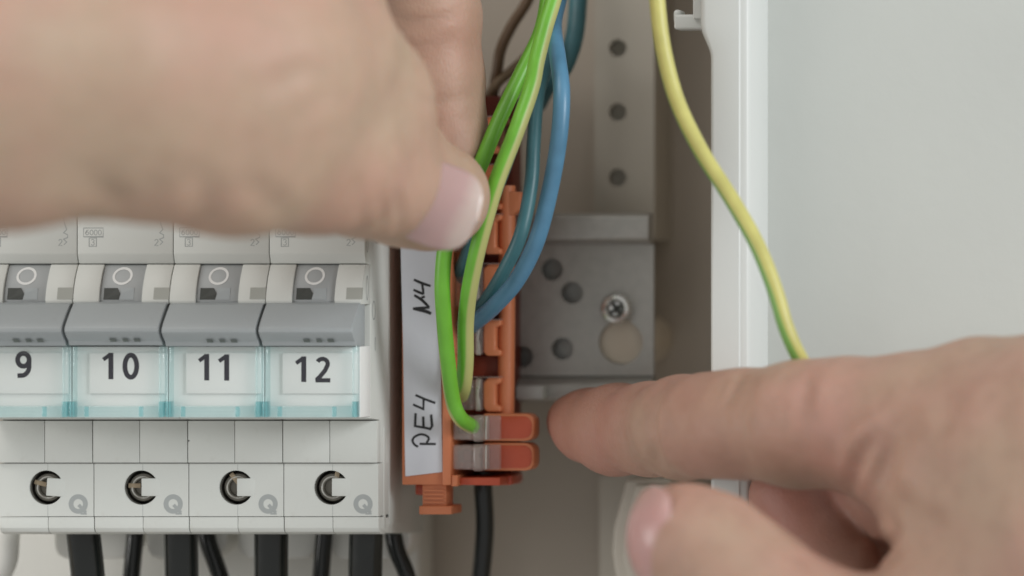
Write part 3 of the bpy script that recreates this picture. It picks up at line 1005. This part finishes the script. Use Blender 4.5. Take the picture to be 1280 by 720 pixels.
# stacked cells: clear fronts, white metal clamp strip, orange release arch, dark slot between
cells = [(146, 192), (206, 262), (268, 318), (330, 386), (400, 445), (472, 515)]
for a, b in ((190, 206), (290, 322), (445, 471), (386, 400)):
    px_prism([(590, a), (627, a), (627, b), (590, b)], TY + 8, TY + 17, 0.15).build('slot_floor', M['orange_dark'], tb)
for a, b in cells:
    # release arch (a thick bracket, open to the right)
    h = b - a
    outer = [(604, a + 6), (610, a), (626, a), (626, a + 7), (619, a + 9), (619, b - 9), (626, b - 7), (626, b), (608, b), (604, b - 5)]
    px_prism(outer, TY + 4, TY + 12, 0.35, 3).build('release_arch', M['orange'], tb)
    px_prism([(593, a + 2), (603, a + 2), (603, b - 2), (593, b - 2)], TY + 3.6, TY + 9, 0.3).build('clamp', M['clear'], tb)
    px_prism([(594.5, a + 1), (601, a + 1), (600.5, a + 11), (598.5, b - h * .5), (600.5, b - 11), (601, b - 1), (594.5, b - 1)], TY + 4.5, TY + 6, 0.2).build('contact_spring', M['contact'], tb)
    px_prism([(566, a + 2), (590, a + 2), (590, b - 2), (566, b - 2)], TY + 2.6, TY + 8.5, 0.35).build('cell_front', M['clear'], tb)
    px_prism([(572, a + 7), (585, a + 7), (585, b - 7), (572, b - 7)], TY + 9, TY + 12, 0.2).build('cell_core', M['orange_red'], tb)
    px_prism([(590, a - 1.5), (626, a - 1.5), (626, a + .8), (590, a + .8)], TY + 3.2, TY + 10, 0.15).build('cell_rim', M['clear'], tb)

# the two lowest cells with long release tabs
for k, (a, b) in enumerate(((517, 551.5), (553.5, 588.5))):
    pts = [(604, a), (655, a)] + [(657 + 10.5 * math.sin(t), a + 10.5 - 10.5 * math.cos(t)) for t in (0.3, .8, 1.2, 1.57)]
    pts += [(657 + 10.5 * math.cos(t), b - 10.5 + 10.5 * math.sin(t)) for t in (0, .4, .8, 1.2)] + [(655, b), (604, b)]
    tabo = px_prism(pts, TY + 3.0, TY + 8, 0.3, 3).build('release_tab', M['orange'], tb)
    cx, cy = 632, (a + b) / 2
    ins = [(x + (2.6 if x < cx else -2.6), y + (3.0 if y < cy else -3.0)) for x, y in pts]
    px_prism(ins, TY + 2.85, TY + 4, 0.25, 2).build('tab_face', M['orange_red'], tabo)
    px_prism([(566, a + 2), (625, a + 2), (625, b - 1), (566, b - 1)], TY + 1.2, TY + 2.7, 0.4, 3).build('cell_front', M['clear'], tb)
    px_prism([(566, a + 3), (589, a + 3), (589, b - 2), (566, b - 2)], TY - .2, TY + 1.1, 0.3, 2).build('cell_front', M['clear'], tb)
    px_prism([(572, a + 10), (579.5, a + 10), (579.5, a + 25), (572, a + 25)], TY + 4, TY + 7, 0.1).build('wire_port', M['cage'], tb)
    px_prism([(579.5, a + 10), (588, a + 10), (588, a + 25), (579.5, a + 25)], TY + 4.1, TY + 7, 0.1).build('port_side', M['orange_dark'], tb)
    px_prism([(590, a + 2), (603.5, a + 2), (603.5, b + 1), (590, b + 1)], TY - .3, TY + 4.0, 0.6, 3).build('clamp', M['clear'], tb)
    px_prism([(592.5, a + 6), (601.5, a + 5), (600.0, a + 17), (601.5, b - 3), (592.5, b - 3)], TY + 4.2, TY + 6, 0.25).build('contact_spring', M['contact'], tb)
    px_prism([(606.5, a + 3), (608.5, a + 3), (608.5, b - 2), (606.5, b - 2)], TY + 1.0, TY + 3.2, 0.1).build('cell_rib', M['contact'], tb)
    px_prism([(563.5, a + 3), (624, a + 3), (624, b - 1), (563.5, b - 1)], TY + 8, TY + 17, 0.3).build('cell_core', M['orange_red'], tb)

# ---------------------------------------------------------------- wires
def wire(name, pts, r, mat, label, group, u0=0.0, seg=18, n=10):
    s = spline([P(*p) for p in pts], n)
    org = s[-1]
    mb = MB()
    mb.tube(s, r, seg, u0)
    o = mb.build(name, mat, None, origin=tuple(org), smooth=60)
    return tag(o, label, 'wire', group)

wire('green_wire', [(702, -60, 16), (694, -10, 12), (681, 35, 9), (671, 75, 7), (664, 110, 6), (645, 165, 3), (620, 230, 2), (600, 300, 4), (588, 355, 8),
                    (582.5, 400, 13), (582, 450, 18), (579.5, 480, 22), (576, 494, 27)], 1.50, M['gy'],
     'green and yellow wire in front, running past the thumb nail into the terminals', 'green and yellow wires', (0.46, 0.36))
wire('green_wire', [(694, -60, 22), (686, -10, 20), (676, 40, 17), (650, 95, 13), (624, 150, 9), (601, 205, 6), (580, 255, 6), (559, 300, 7), (553, 350, 8), (555, 400, 10),
                    (560, 455, 14), (566, 500, 18), (575, 522, 20), (591, 534, 26)], 1.42, M['gy'],
     'green and yellow wire pinched under the thumb, beside the paper label', 'green and yellow wires', (0.55, 1.05))
wire('blue_wire', [(706, -60, 30), (700, -10, 26), (692, 30, 22), (697, 72, 14), (702, 115, 9), (699, 170, 8), (688, 235, 10), (671, 300, 12), (646, 350, 16),
                   (616, 384, 21), (592, 404, 26), (580, 412, 33)], 1.56, M['blue'],
     'light blue wire, thickest and frontmost of the blue wires, curving left into the terminals', 'blue wires')
wire('blue_wire', [(690, 10, 40), (684, 75, 34), (672, 120, 28), (667, 180, 24), (664, 230, 22), (652, 290, 20), (632, 335, 21), (608, 375, 24), (585, 398, 30)], 1.30, M['teal'],
     'dark teal wire running just left of the light blue wire', 'blue wires')
wire('blue_wire', [(673, 60, 38), (662, 110, 34), (645, 165, 32), (628, 215, 30), (606, 270, 27), (588, 310, 25), (576, 338, 27), (570, 352, 34)], 1.32, M['teal'],
     'dark teal wire crossing behind the front green wire, ending beside the thumb', 'blue wires')
wire('blue_wire', [(726, -60, 48), (723, -5, 46), (718, 45, 43), (704, 85, 42), (684, 108, 46), (672, 130, 50)], 1.75, M['teal'],
     'dark teal wire at the top right, behind the light blue wire', 'blue wires')
wire('brown_wire', [(676, -60, 52), (662, -5, 50), (640, 32, 48), (626, 62, 46), (621, 92, 46), (614, 130, 48), (606, 175, 50)], 1.05, M['brown'],
     'brown wire arching down from the top beside the index finger', 'brown wires')
wire('brown_wire', [(690, 10, 56), (664, 62, 52), (642, 86, 48), (622, 104, 45), (611, 122, 45), (606, 150, 46), (600, 190, 48)], 0.95, M['tan'],
     'thin tan wire bending beside the tip of the index finger', 'brown wires')
wire('brown_wire', [(660, 90, 46), (640, 112, 40), (630, 135, 38), (622, 175, 36), (612, 215, 36), (604, 250, 38)], 1.25, M['brown'],
     'dark brown wire running between the two green wires', 'brown wires')
wire('loose_wire', [(818, -60, -8), (821, -5, -9), (829, 60, -10), (846, 125, -11), (876, 188, -13), (914, 248, -15), (946, 305, -17), (968, 360, -18), (983, 410, -18),
                    (1000, 448, -16), (1022, 480, -10)], 1.42, M['yg'],
     'loose yellow and green wire hanging in front of the white frame', 'green and yellow wires', (0.40, 0.70))

# black wires below
for i, (pa, pb) in enumerate((((104, 655), (110, 724)), ((226, 655), (227, 724)), ((339, 655), (339, 724)), ((457.5, 655), (456.5, 724)))):
    names = ['9', '10', '11', '12']
    wire('black_wire', [(pa[0] - 1, pa[1] - 2, 27), (pa[0], pa[1] + 12, 27), (pb[0], pb[1], 29), (pb[0] + 3, 800, 33), (pb[0] + 5, 900, 40)], 3.12, M['black'],
         'thick black cable under breaker %s, %s of the four thick ones' % (names[i], ('leftmost', 'second from left', 'third from left', 'rightmost')[i]), 'black cables under the breakers')
for i, (pa, pb) in enumerate((((168, 680), (164, 724)), ((262, 684), (276, 724)), ((405, 672), (401, 724)), ((496, 688), (510, 724)))):
    wire('black_wire', [(pa[0] - (pb[0] - pa[0]) * .4, 660, 40), (pa[0], pa[1], 40), (pb[0], pb[1], 41), (pb[0] + (pb[0] - pa[0]), 790, 44), (pb[0], 900, 48)], 1.62, M['black'],
         ['leftmost thin black wire, just right of the thick cable under breaker 9', 'thin black wire slanting right between the cables of breakers 10 and 11',
          'thin black wire between the cables of breakers 11 and 12', 'thin black wire slanting right, below the right corner of breaker 12'][i],
         'black cables under the breakers')
wire('black_wire', [(604, 590, 42), (604, 612, 42), (606, 660, 44), (601, 722, 46), (590, 800, 50), (585, 900, 56)], 1.72, M['black'],
     'black wire hanging straight down under the orange terminal block', 'black cables under the breakers')

# white duct behind the cables and the white conduit at the lower left
mb = MB()
mb.box(CAB_L + 4, wx(523, 62), 62, 74, wz(900, 62), wz(640, 62), 0.6)
duct = mb.build('cable_duct', M['white_tube'], None, origin=(0, 62, wz(900, 62)))
tag(duct, 'pale plastic cable duct behind the black cables', 'cable duct')
wire('conduit', [(8, 640, 36), (6, 676, 36), (2, 705, 37), (-22, 745, 40), (-60, 820, 46)], 2.7, M['white_tube'],
     'white cable at the lower left corner below breaker 9', None)
bpy.data.objects['conduit']['category'] = 'cable'


# ---------------------------------------------------------------- hands
def surface_nets(f, lo, step):
    """naive surface nets on the scalar grid f (inside negative)"""
    s = f < 0
    nx, ny, nz = f.shape
    c = [(0, 0, 0), (1, 0, 0), (0, 1, 0), (1, 1, 0), (0, 0, 1), (1, 0, 1), (0, 1, 1), (1, 1, 1)]
    cnt = np.zeros((nx - 1, ny - 1, nz - 1), np.int8)
    for a in c:
        cnt += s[a[0]:nx - 1 + a[0], a[1]:ny - 1 + a[1], a[2]:nz - 1 + a[2]]
    act = (cnt > 0) & (cnt < 8)
    idx = -np.ones(act.shape, np.int64)
    I = np.argwhere(act)
    idx[act] = np.arange(len(I))
    pos = np.zeros((len(I), 3)); num = np.zeros(len(I))
    edges = [(0, 1), (2, 3), (4, 5), (6, 7), (0, 2), (1, 3), (4, 6), (5, 7), (0, 4), (1, 5), (2, 6), (3, 7)]
    for a, b in edges:
        ca, cb = np.array(c[a]), np.array(c[b])
        fa = f[tuple((I + ca).T)]; fb = f[tuple((I + cb).T)]
        m = (fa < 0) != (fb < 0)
        t = np.where(m, fa / np.where(m, fa - fb, 1), 0)
        p = ca[None] + t[:, None] * (cb - ca)[None]
        pos[m] += p[m]; num[m] += 1
    pos /= num[:, None]
    V = lo + (I + pos) * step
    F = []
    for ax in range(3):
        o1, o2 = [(1, 2), (2, 0), (0, 1)][ax]
        sl0 = [slice(0, -1)] * 3; sl1 = [slice(0, -1)] * 3
        A = s; 
        d = [0, 0, 0]; d[ax] = 1
        a = s[:nx - d[0], :ny - d[1], :nz - d[2]]
        b = s[d[0]:, d[1]:, d[2]:]
        E = np.argwhere(a != b)
        E = E[(E[:, o1] > 0) & (E[:, o2] > 0) & (E[:, o1] < f.shape[o1] - 1) & (E[:, o2] < f.shape[o2] - 1)]
        ins = a[tuple(E.T)]
        u = np.zeros(3, int); u[o1] = 1
        v = np.zeros(3, int); v[o2] = 1
        q = np.stack([idx[tuple((E - u - v).T)], idx[tuple((E - v).T)], idx[tuple(E.T)], idx[tuple((E - u).T)]], 1)
        q[~ins] = q[~ins][:, ::-1]
        F.append(q)
    return V, np.concatenate(F)


class Flesh:
    """signed distance of blended, tapering limbs (mm)"""
    def __init__(self):
        self.ops = []
        self.creases = []
        self.flush = []

    def limb(self, pts, k=4.0, flat=None):
        """pts: (px, py, y, radius mm); consecutive points are joined by round cones"""
        c = [(np.array(P(a, b, y)), r) for a, b, y, r in pts]
        for (a, ra), (b, rb) in zip(c[:-1], c[1:]):
            self.ops.append(('cone', a, b, ra, rb, k))
        return self

    def ball(self, px, py, y, r, k=4.0, scale=(1, 1, 1)):
        self.ops.append(('ball', np.array(P(px, py, y)), r, np.array(scale), k))
        return self

    def cut(self, pts, r, k=1.5):
        c = [np.array(P(a, b, y)) for a, b, y in pts]
        for a, b in zip(c[:-1], c[1:]):
            self.ops.append(('cut', a, b, r, k))
        return self

    def __call__(self, X):
        d = None
        for op in self.ops:
            if op[0] in ('cone', 'cut'):
                a, b = op[1], op[2]
                ab = b - a
                t = np.clip(((X - a) @ ab) / (ab @ ab), 0, 1)
                q = np.linalg.norm(X - a - t[..., None] * ab, axis=-1)
                if op[0] == 'cone':
                    q = q - (op[3] + (op[4] - op[3]) * t)
                    k = op[5]
                    if d is None: d = q
                    else:
                        h = np.clip(0.5 + 0.5 * (d - q) / k, 0, 1)
                        d = d + (q - d) * h - k * h * (1 - h)
                else:
                    q = q - op[3]; k = op[4]
                    h = np.clip(0.5 - 0.5 * (d + q) / k, 0, 1)
                    d = d + (-q - d) * h + k * h * (1 - h)
            else:
                c, r, sc_, k = op[1:]
                e = (X - c) / sc_
                q = (np.linalg.norm(e, axis=-1) - r) * min(sc_)
                if d is None: d = q
                else:
                    h = np.clip(0.5 + 0.5 * (d - q) / k, 0, 1)
                    d = d + (q - d) * h - k * h * (1 - h)
        return d

    def grad(self, X, e=0.15):
        g = np.zeros_like(X)
        for i in range(3):
            dx = np.zeros(3); dx[i] = e
            g[:, i] = self(X + dx) - self(X - dx)
        return g / (np.linalg.norm(g, axis=1, keepdims=True) + 1e-9)

    def hit(self, px, py):
        """point of the flesh seen at a pixel (marching from the lens)"""
        o = np.array([XC, -DIST, 0.0])
        d = np.array(P(px, py, 0)) - o
        d /= np.linalg.norm(d)
        t = DIST * 0.8
        for _ in range(80):
            q = float(self((o + d * t)[None])[0])
            t += q * 0.8
            if abs(q) < 0.02: break
        return o + d * t

    def crease(self, pts, depth, width):
        sp = [(v.x, v.y) for v in spline([Vector((a, b, 0)) for a, b in pts], 4)]
        self.creases.append((np.array([self.hit(a, b) for a, b in sp]), depth, width))

    def fold(self, V):
        out = np.zeros(len(V))
        for pl, depth, width in self.creases:
            d = np.full(len(V), 1e9)
            near = np.linalg.norm(V - pl.mean(0), axis=1) < 60
            X = V[near]
            if not len(X): continue
            dd = np.full(len(X), 1e9)
            fade = np.zeros(len(X))
            n = len(pl) - 1
            for i in range(n):
                a, b = pl[i], pl[i + 1]
                ab = b - a
                t = np.clip(((X - a) @ ab) / (ab @ ab + 1e-9), 0, 1)
                q = np.linalg.norm(X - a - t[:, None] * ab, axis=1)
                m = q < dd
                dd[m] = q[m]
                fade[m] = np.sin(np.pi * np.clip((i + t[m]) / n, 0.04, .96)) ** 0.6
            x = dd / width
            # groove with a soft raised rim
            out[near] += -depth * fade * (np.exp(-x * x) - 0.35 * np.exp(-((x - 1.9) / 0.9) ** 2))
        return out

    def mesh(self, name, mat, lo, hi, step, origin, wrinkle=None):
        c = 5
        n = [int(math.ceil((hi[i] - lo[i]) / (step * c))) * c for i in range(3)]
        cax = [lo[i] + (np.arange(n[i] // c) + 0.5) * step * c - step * .5 for i in range(3)]
        G = np.stack(np.meshgrid(*cax, indexing='ij'), -1)
        cf = self(G)
        f = np.repeat(np.repeat(np.repeat(cf, c, 0), c, 1), c, 2)
        mask = np.abs(f) < step * c * 1.1 + 1.5
        I = np.argwhere(mask)
        vals = np.empty(len(I))
        lo_ = np.array(lo, float)
        for k in range(0, len(I), 200000):
            vals[k:k + 200000] = self(lo_ + I[k:k + 200000] * step)
        f[mask] = vals
        V, F = surface_nets(f, lo_, step)
        for _ in range(2):
            g = self.grad(V)
            V = V - g * self(V)[:, None]
        g = self.grad(V)
        h = self.fold(V)
        if wrinkle:
            h = h + wrinkle(V)
        V = V + g * h[:, None]
        o3 = np.array(origin)
        me = bpy.data.meshes.new(name)
        me.from_pydata(((V - o3) * MM).tolist(), [], F.tolist())
        fl = np.zeros(len(V))
        for c_, r_, w_ in self.flush:
            fl = np.maximum(fl, w_ * np.exp(-(np.linalg.norm(V - np.array(c_), axis=1) / r_) ** 2))
        at_ = me.attributes.new('flush', 'FLOAT', 'POINT')
        at_.data.foreach_set('value', fl.astype(np.float32))
        me.shade_smooth()
        me.materials.append(mat)
        o = bpy.data.objects.new(name, me)
        COL.objects.link(o)
        o.location = (o3 * MM).tolist()
        o['_org'] = tuple(origin)
        return o

    def nail(self, hand, centre, axis, normal, length, width, mat, lift=0.25, rt=8.6, rl=22.0):
        """a curved nail plate laid on the flesh; v runs from the cuticle (0) to the free edge (1)"""
        n = np.array(normal, float); n /= np.linalg.norm(n)
        a = np.array(axis, float); a -= n * (a @ n); a /= np.linalg.norm(a)
        s = np.cross(n, a)
        c = np.array(centre, float) + n * 15
        for _ in range(60):
            c = c - n * float(self(c[None])[0]) * 0.8
        c = c + n * lift
        nu, nv = 25, 27
        X, uv, fs, uvs = [], [], [], []
        for j in range(nv):
            v = j / (nv - 1)
            vv = 2 * v - 1
            wdt = width / 2 * (1 - abs(vv) ** (2.6 if vv < 0 else 3.2)) ** 0.5 if abs(vv) < 1 else 0.0
            wdt = max(wdt, 0.02)
            for i in range(nu):
                u = 2 * i / (nu - 1) - 1
                th = u * wdt / rt
                q = vv * length / 2
                X.append(c + a * q + s * (rt * math.sin(th)) - n * (rt * (1 - math.cos(th))) - n * (q * q / (2 * rl)))
                uv.append((i / (nu - 1), v))
        for j in range(nv - 1):
            for i in range(nu - 1):
                ids = (j * nu + i, j * nu + i + 1, (j + 1) * nu + i + 1, (j + 1) * nu + i)
                fs.append(ids); uvs.append([uv[k] for k in ids])
        mb = MB(); mb.add([tuple(p) for p in X], fs, uvs)
        o = mb.build('nail', mat, None, origin=tuple(hand['_org']), smooth=180)
        sm = o.modifiers.new('thick', 'SOLIDIFY'); sm.thickness = 0.0003; sm.offset = -1
        o.parent = hand
        o.location = (0, 0, 0)
        return o


def wr(freq, amp, seed=0):
    rng = np.random.RandomState(seed)
    D_ = rng.normal(size=(7, 3)); D_ /= np.linalg.norm(D_, axis=1, keepdims=True)
    ph = rng.uniform(0, 6.28, 7); fr_ = freq * rng.uniform(.6, 1.7, 7)
    def fn(V):
        out = 0
        for d, p, w in zip(D_, ph, fr_):
            out = out + np.sin(V @ d * w + p)
        return out * amp / 7 * 2
    return fn

# --- the hand at the upper left: thumb towards the viewer, index finger behind, wire pinched between
L = Flesh()
L.limb([(549, 247, -5, 9.0), (532, 244, -9, 9.5), (503, 235, -16, 10.2), (455, 214, -30, 11.4)], 3.0)
L.limb([(455, 211, -30, 11.3), (400, 192, -46, 13.0), (290, 184, -66, 14.2), (205, 172, -76, 14.0)], 4)
L.limb([(493, 185, -18, 7.4), (445, 128, -34, 12.4), (390, 75, -48, 15.4)], 5)                      # side of the bent joint
L.limb([(410, 20, -34, 9.4), (370, -40, -36, 12.6), (260, 20, -62, 21)], 7)
L.limb([(290, 90, -66, 22), (130, 75, -80, 22.5), (-60, 70, -90, 25), (-240, 65, -98, 27), (-480, 60, -110, 29)], 8)
L.limb([(85, 163, -82, 14.0), (10, 168, -88, 15.0), (-120, 150, -94, 17.5)], 4)
# index finger coming down behind the thumb
L.limb([(300, -90, -18, 12.5), (460, -130, 2, 11.0), (510, -70, 8, 9.6), (535, 20, 10, 9.4), (543, 100, 11, 9.0), (556, 160, 11, 7.4), (566, 190, 10, 6.2)], 3.0)
# the other fingers, folded above the picture
L.limb([(260, -140, -22, 12), (440, -190, 2, 10.5), (470, -130, 18, 9), (430, -110, 26, 8)], 3)
L.limb([(210, -170, -28, 11.5), (390, -230, -6, 10), (420, -190, 12, 8.6), (370, -170, 20, 7.8)], 3)
L.limb([(150, -190, -36, 10.5), (300, -260, -18, 9), (330, -230, -2, 7.8), (290, -210, 6, 7)], 3)
L.limb([(60, -20, -74, 25), (200, -130, -38, 17)], 10)
L.flush = [(P(545, 60, 2), 22, 0.3), (P(552, 150, 2), 16, 0.35), (P(540, 290, -8), 8, 0.4)]
for pl, dp, wd in (([(492, 18), (515, 27), (545, 24), (575, 18)], 0.45, 0.9), ([(496, 32), (520, 38), (550, 34)], 0.35, 0.8),
                   ([(505, 118), (540, 128), (580, 122)], 0.2, 1.0),
                   ([(470, 240), (478, 262), (480, 290)], 0.25, 1.2), ([(492, 238), (499, 265), (499, 296)], 0.35, 1.2), ([(448, 230), (452, 262), (450, 288)], 0.25, 1.4),
                   ([(425, 100), (380, 92), (320, 118)], 0.5, 2.2), ([(435, 120), (400, 125), (360, 145)], 0.4, 2.0), ([(300, 230), (330, 245), (360, 280)], 0.5, 2.4),
                   ([(240, 215), (255, 245), (250, 285)], 0.6, 2.6), ([(200, 220), (190, 240), (172, 262)], 0.8, 3.0), ([(130, 225), (140, 245), (155, 262)], 0.7, 2.6)):
    L.crease(pl, dp, wd)
lhand = L.mesh('hand', M['skin_pale'], (wx(-520, -110), -150, wz(345, -60)), (wx(640, 0), 40, wz(-345, -40)), 1.0, tuple(P(60, 90, -60)), wr(0.16, 0.35, 3))
tag(lhand, 'hand at upper left pinching a green wire between thumb and index finger', 'hand')
L.nail(lhand, P(553, 250, -12), (0.93, 0.26, -0.36), (0.13, -0.98, -0.08), 16.4, 17.0, M['nail'], 0.95, 10.2, 30)

# --- the hand at the lower right: index finger pointing left into the box, thumb below it
R = Flesh()
R.limb([(715, 526, 33, 4.9), (734, 531, 30, 6.4), (770, 537, 23, 7.9), (815, 536, 12, 8.1), (856, 534, 0, 8.9), (888, 532, -8, 9.0), (925, 530, -13, 9.5), (1000, 530, -19, 11.0), (1060, 527, -22, 11.2),
        (1130, 522, -24, 10.7), (1225, 500, -26, 10.4), (1320, 505, -30, 12)], 3.0)
R.limb([(1150, 560, -27, 13), (1230, 590, -30, 18.5), (1330, 600, -34, 23), (1600, 660, -46, 26), (1800, 700, -58, 28)], 7)
R.flush = [(P(700, 530, 28), 22, 0.75), (P(760, 540, 16), 14, 0.5), (P(900, 560, -18), 14, 0.3), (P(1000, 640, 4), 18, 0.7), (P(1090, 640, -10), 14, 0.5), (P(850, 610, -40), 8, .3)]  # reddened skin; the shadow on the fingertip is partly painted in here
R.limb([(1184, 598, -30, 8.5), (1200, 685, -34, 10.5), (1200, 780, -38, 14), (1330, 720, -40, 22)], 6)
# thumb
R.limb([(854, 668, -38, 9.2), (885, 690, -39, 10.6), (930, 738, -40, 11.8), (1010, 795, -42, 12.2), (1100, 830, -43, 14), (1250, 830, -42, 18)], 3.5)
# folded middle, ring and little fingers behind
R.limb([(1220, 600, -14, 11), (1120, 618, 2, 9.6), (1060, 622, 9, 8.6)], 2.0)
R.limb([(1060, 622, 9, 8.4), (990, 622, 6, 7.4), (1035, 690, 0, 7.8), (1095, 760, -5, 7.6)], 1.2)
R.limb([(1280, 680, -14, 11), (1160, 690, 4, 9.4), (1100, 705, 10, 8.6), (1120, 790, 2, 7.4)], 2.0)
R.limb([(1330, 760, -16, 10), (1210, 780, 2, 8.4), (1150, 800, 6, 7.6), (1180, 860, 0, 6.6)], 2.0)
for pl, dp, wd in (([(1064, 612), (1070, 585), (1080, 560), (1092, 545)], 1.3, 1.5), ([(1102, 618), (1100, 590), (1108, 565), (1124, 545)], 1.6, 3.2),
                   ([(1112, 650), (1120, 668), (1106, 690), (1096, 712)], 0.9, 1.6), ([(1130, 690), (1115, 702), (1100, 718)], 0.6, 1.2),
                   ([(928, 464), (922, 480), (912, 500)], 0.55, 1.0), ([(1012, 470), (1006, 500), (1008, 560)], 0.35, 1.6), ([(940, 466), (934, 490), (930, 540), (936, 585)], 0.3, 1.4),
                   ([(824, 482), (816, 520), (822, 560), (818, 590)], 0.5, 1.6), ([(1160, 470), (1190, 500), (1200, 540)], 0.4, 3.0), ([(1230, 470), (1250, 520), (1262, 600)], 0.5, 4.0),
                   ([(1140, 560), (1165, 590), (1200, 600)], 0.4, 2.6), ([(905, 632), (940, 650), (975, 684)], 0.35, 2.0), ([(985, 690), (1000, 700), (1020, 716)], 0.4, 1.6)):
    R.crease(pl, dp * 1.25, wd)
rhand = R.mesh('hand', M['skin'], (wx(640, 45), -100, wz(930, -40)), (wx(1850, -60), 48, wz(395, 0)), 1.0, tuple(P(1500, 640, -40)), wr(0.22, 0.3, 9))
tag(rhand, 'hand at lower right pointing left with its index finger', 'hand')
R.nail(rhand, P(820, 668, -42), (0.06, 0.15, 0.95), (-0.76, -0.64, 0.10), 16.6, 15.0, M['nail_pink'], 0.7, 9.6, 10.5)

for o in bpy.data.objects:
    for k_ in ('_org', '_x', 'kind_of'):
        if k_ in o:
            del o[k_]
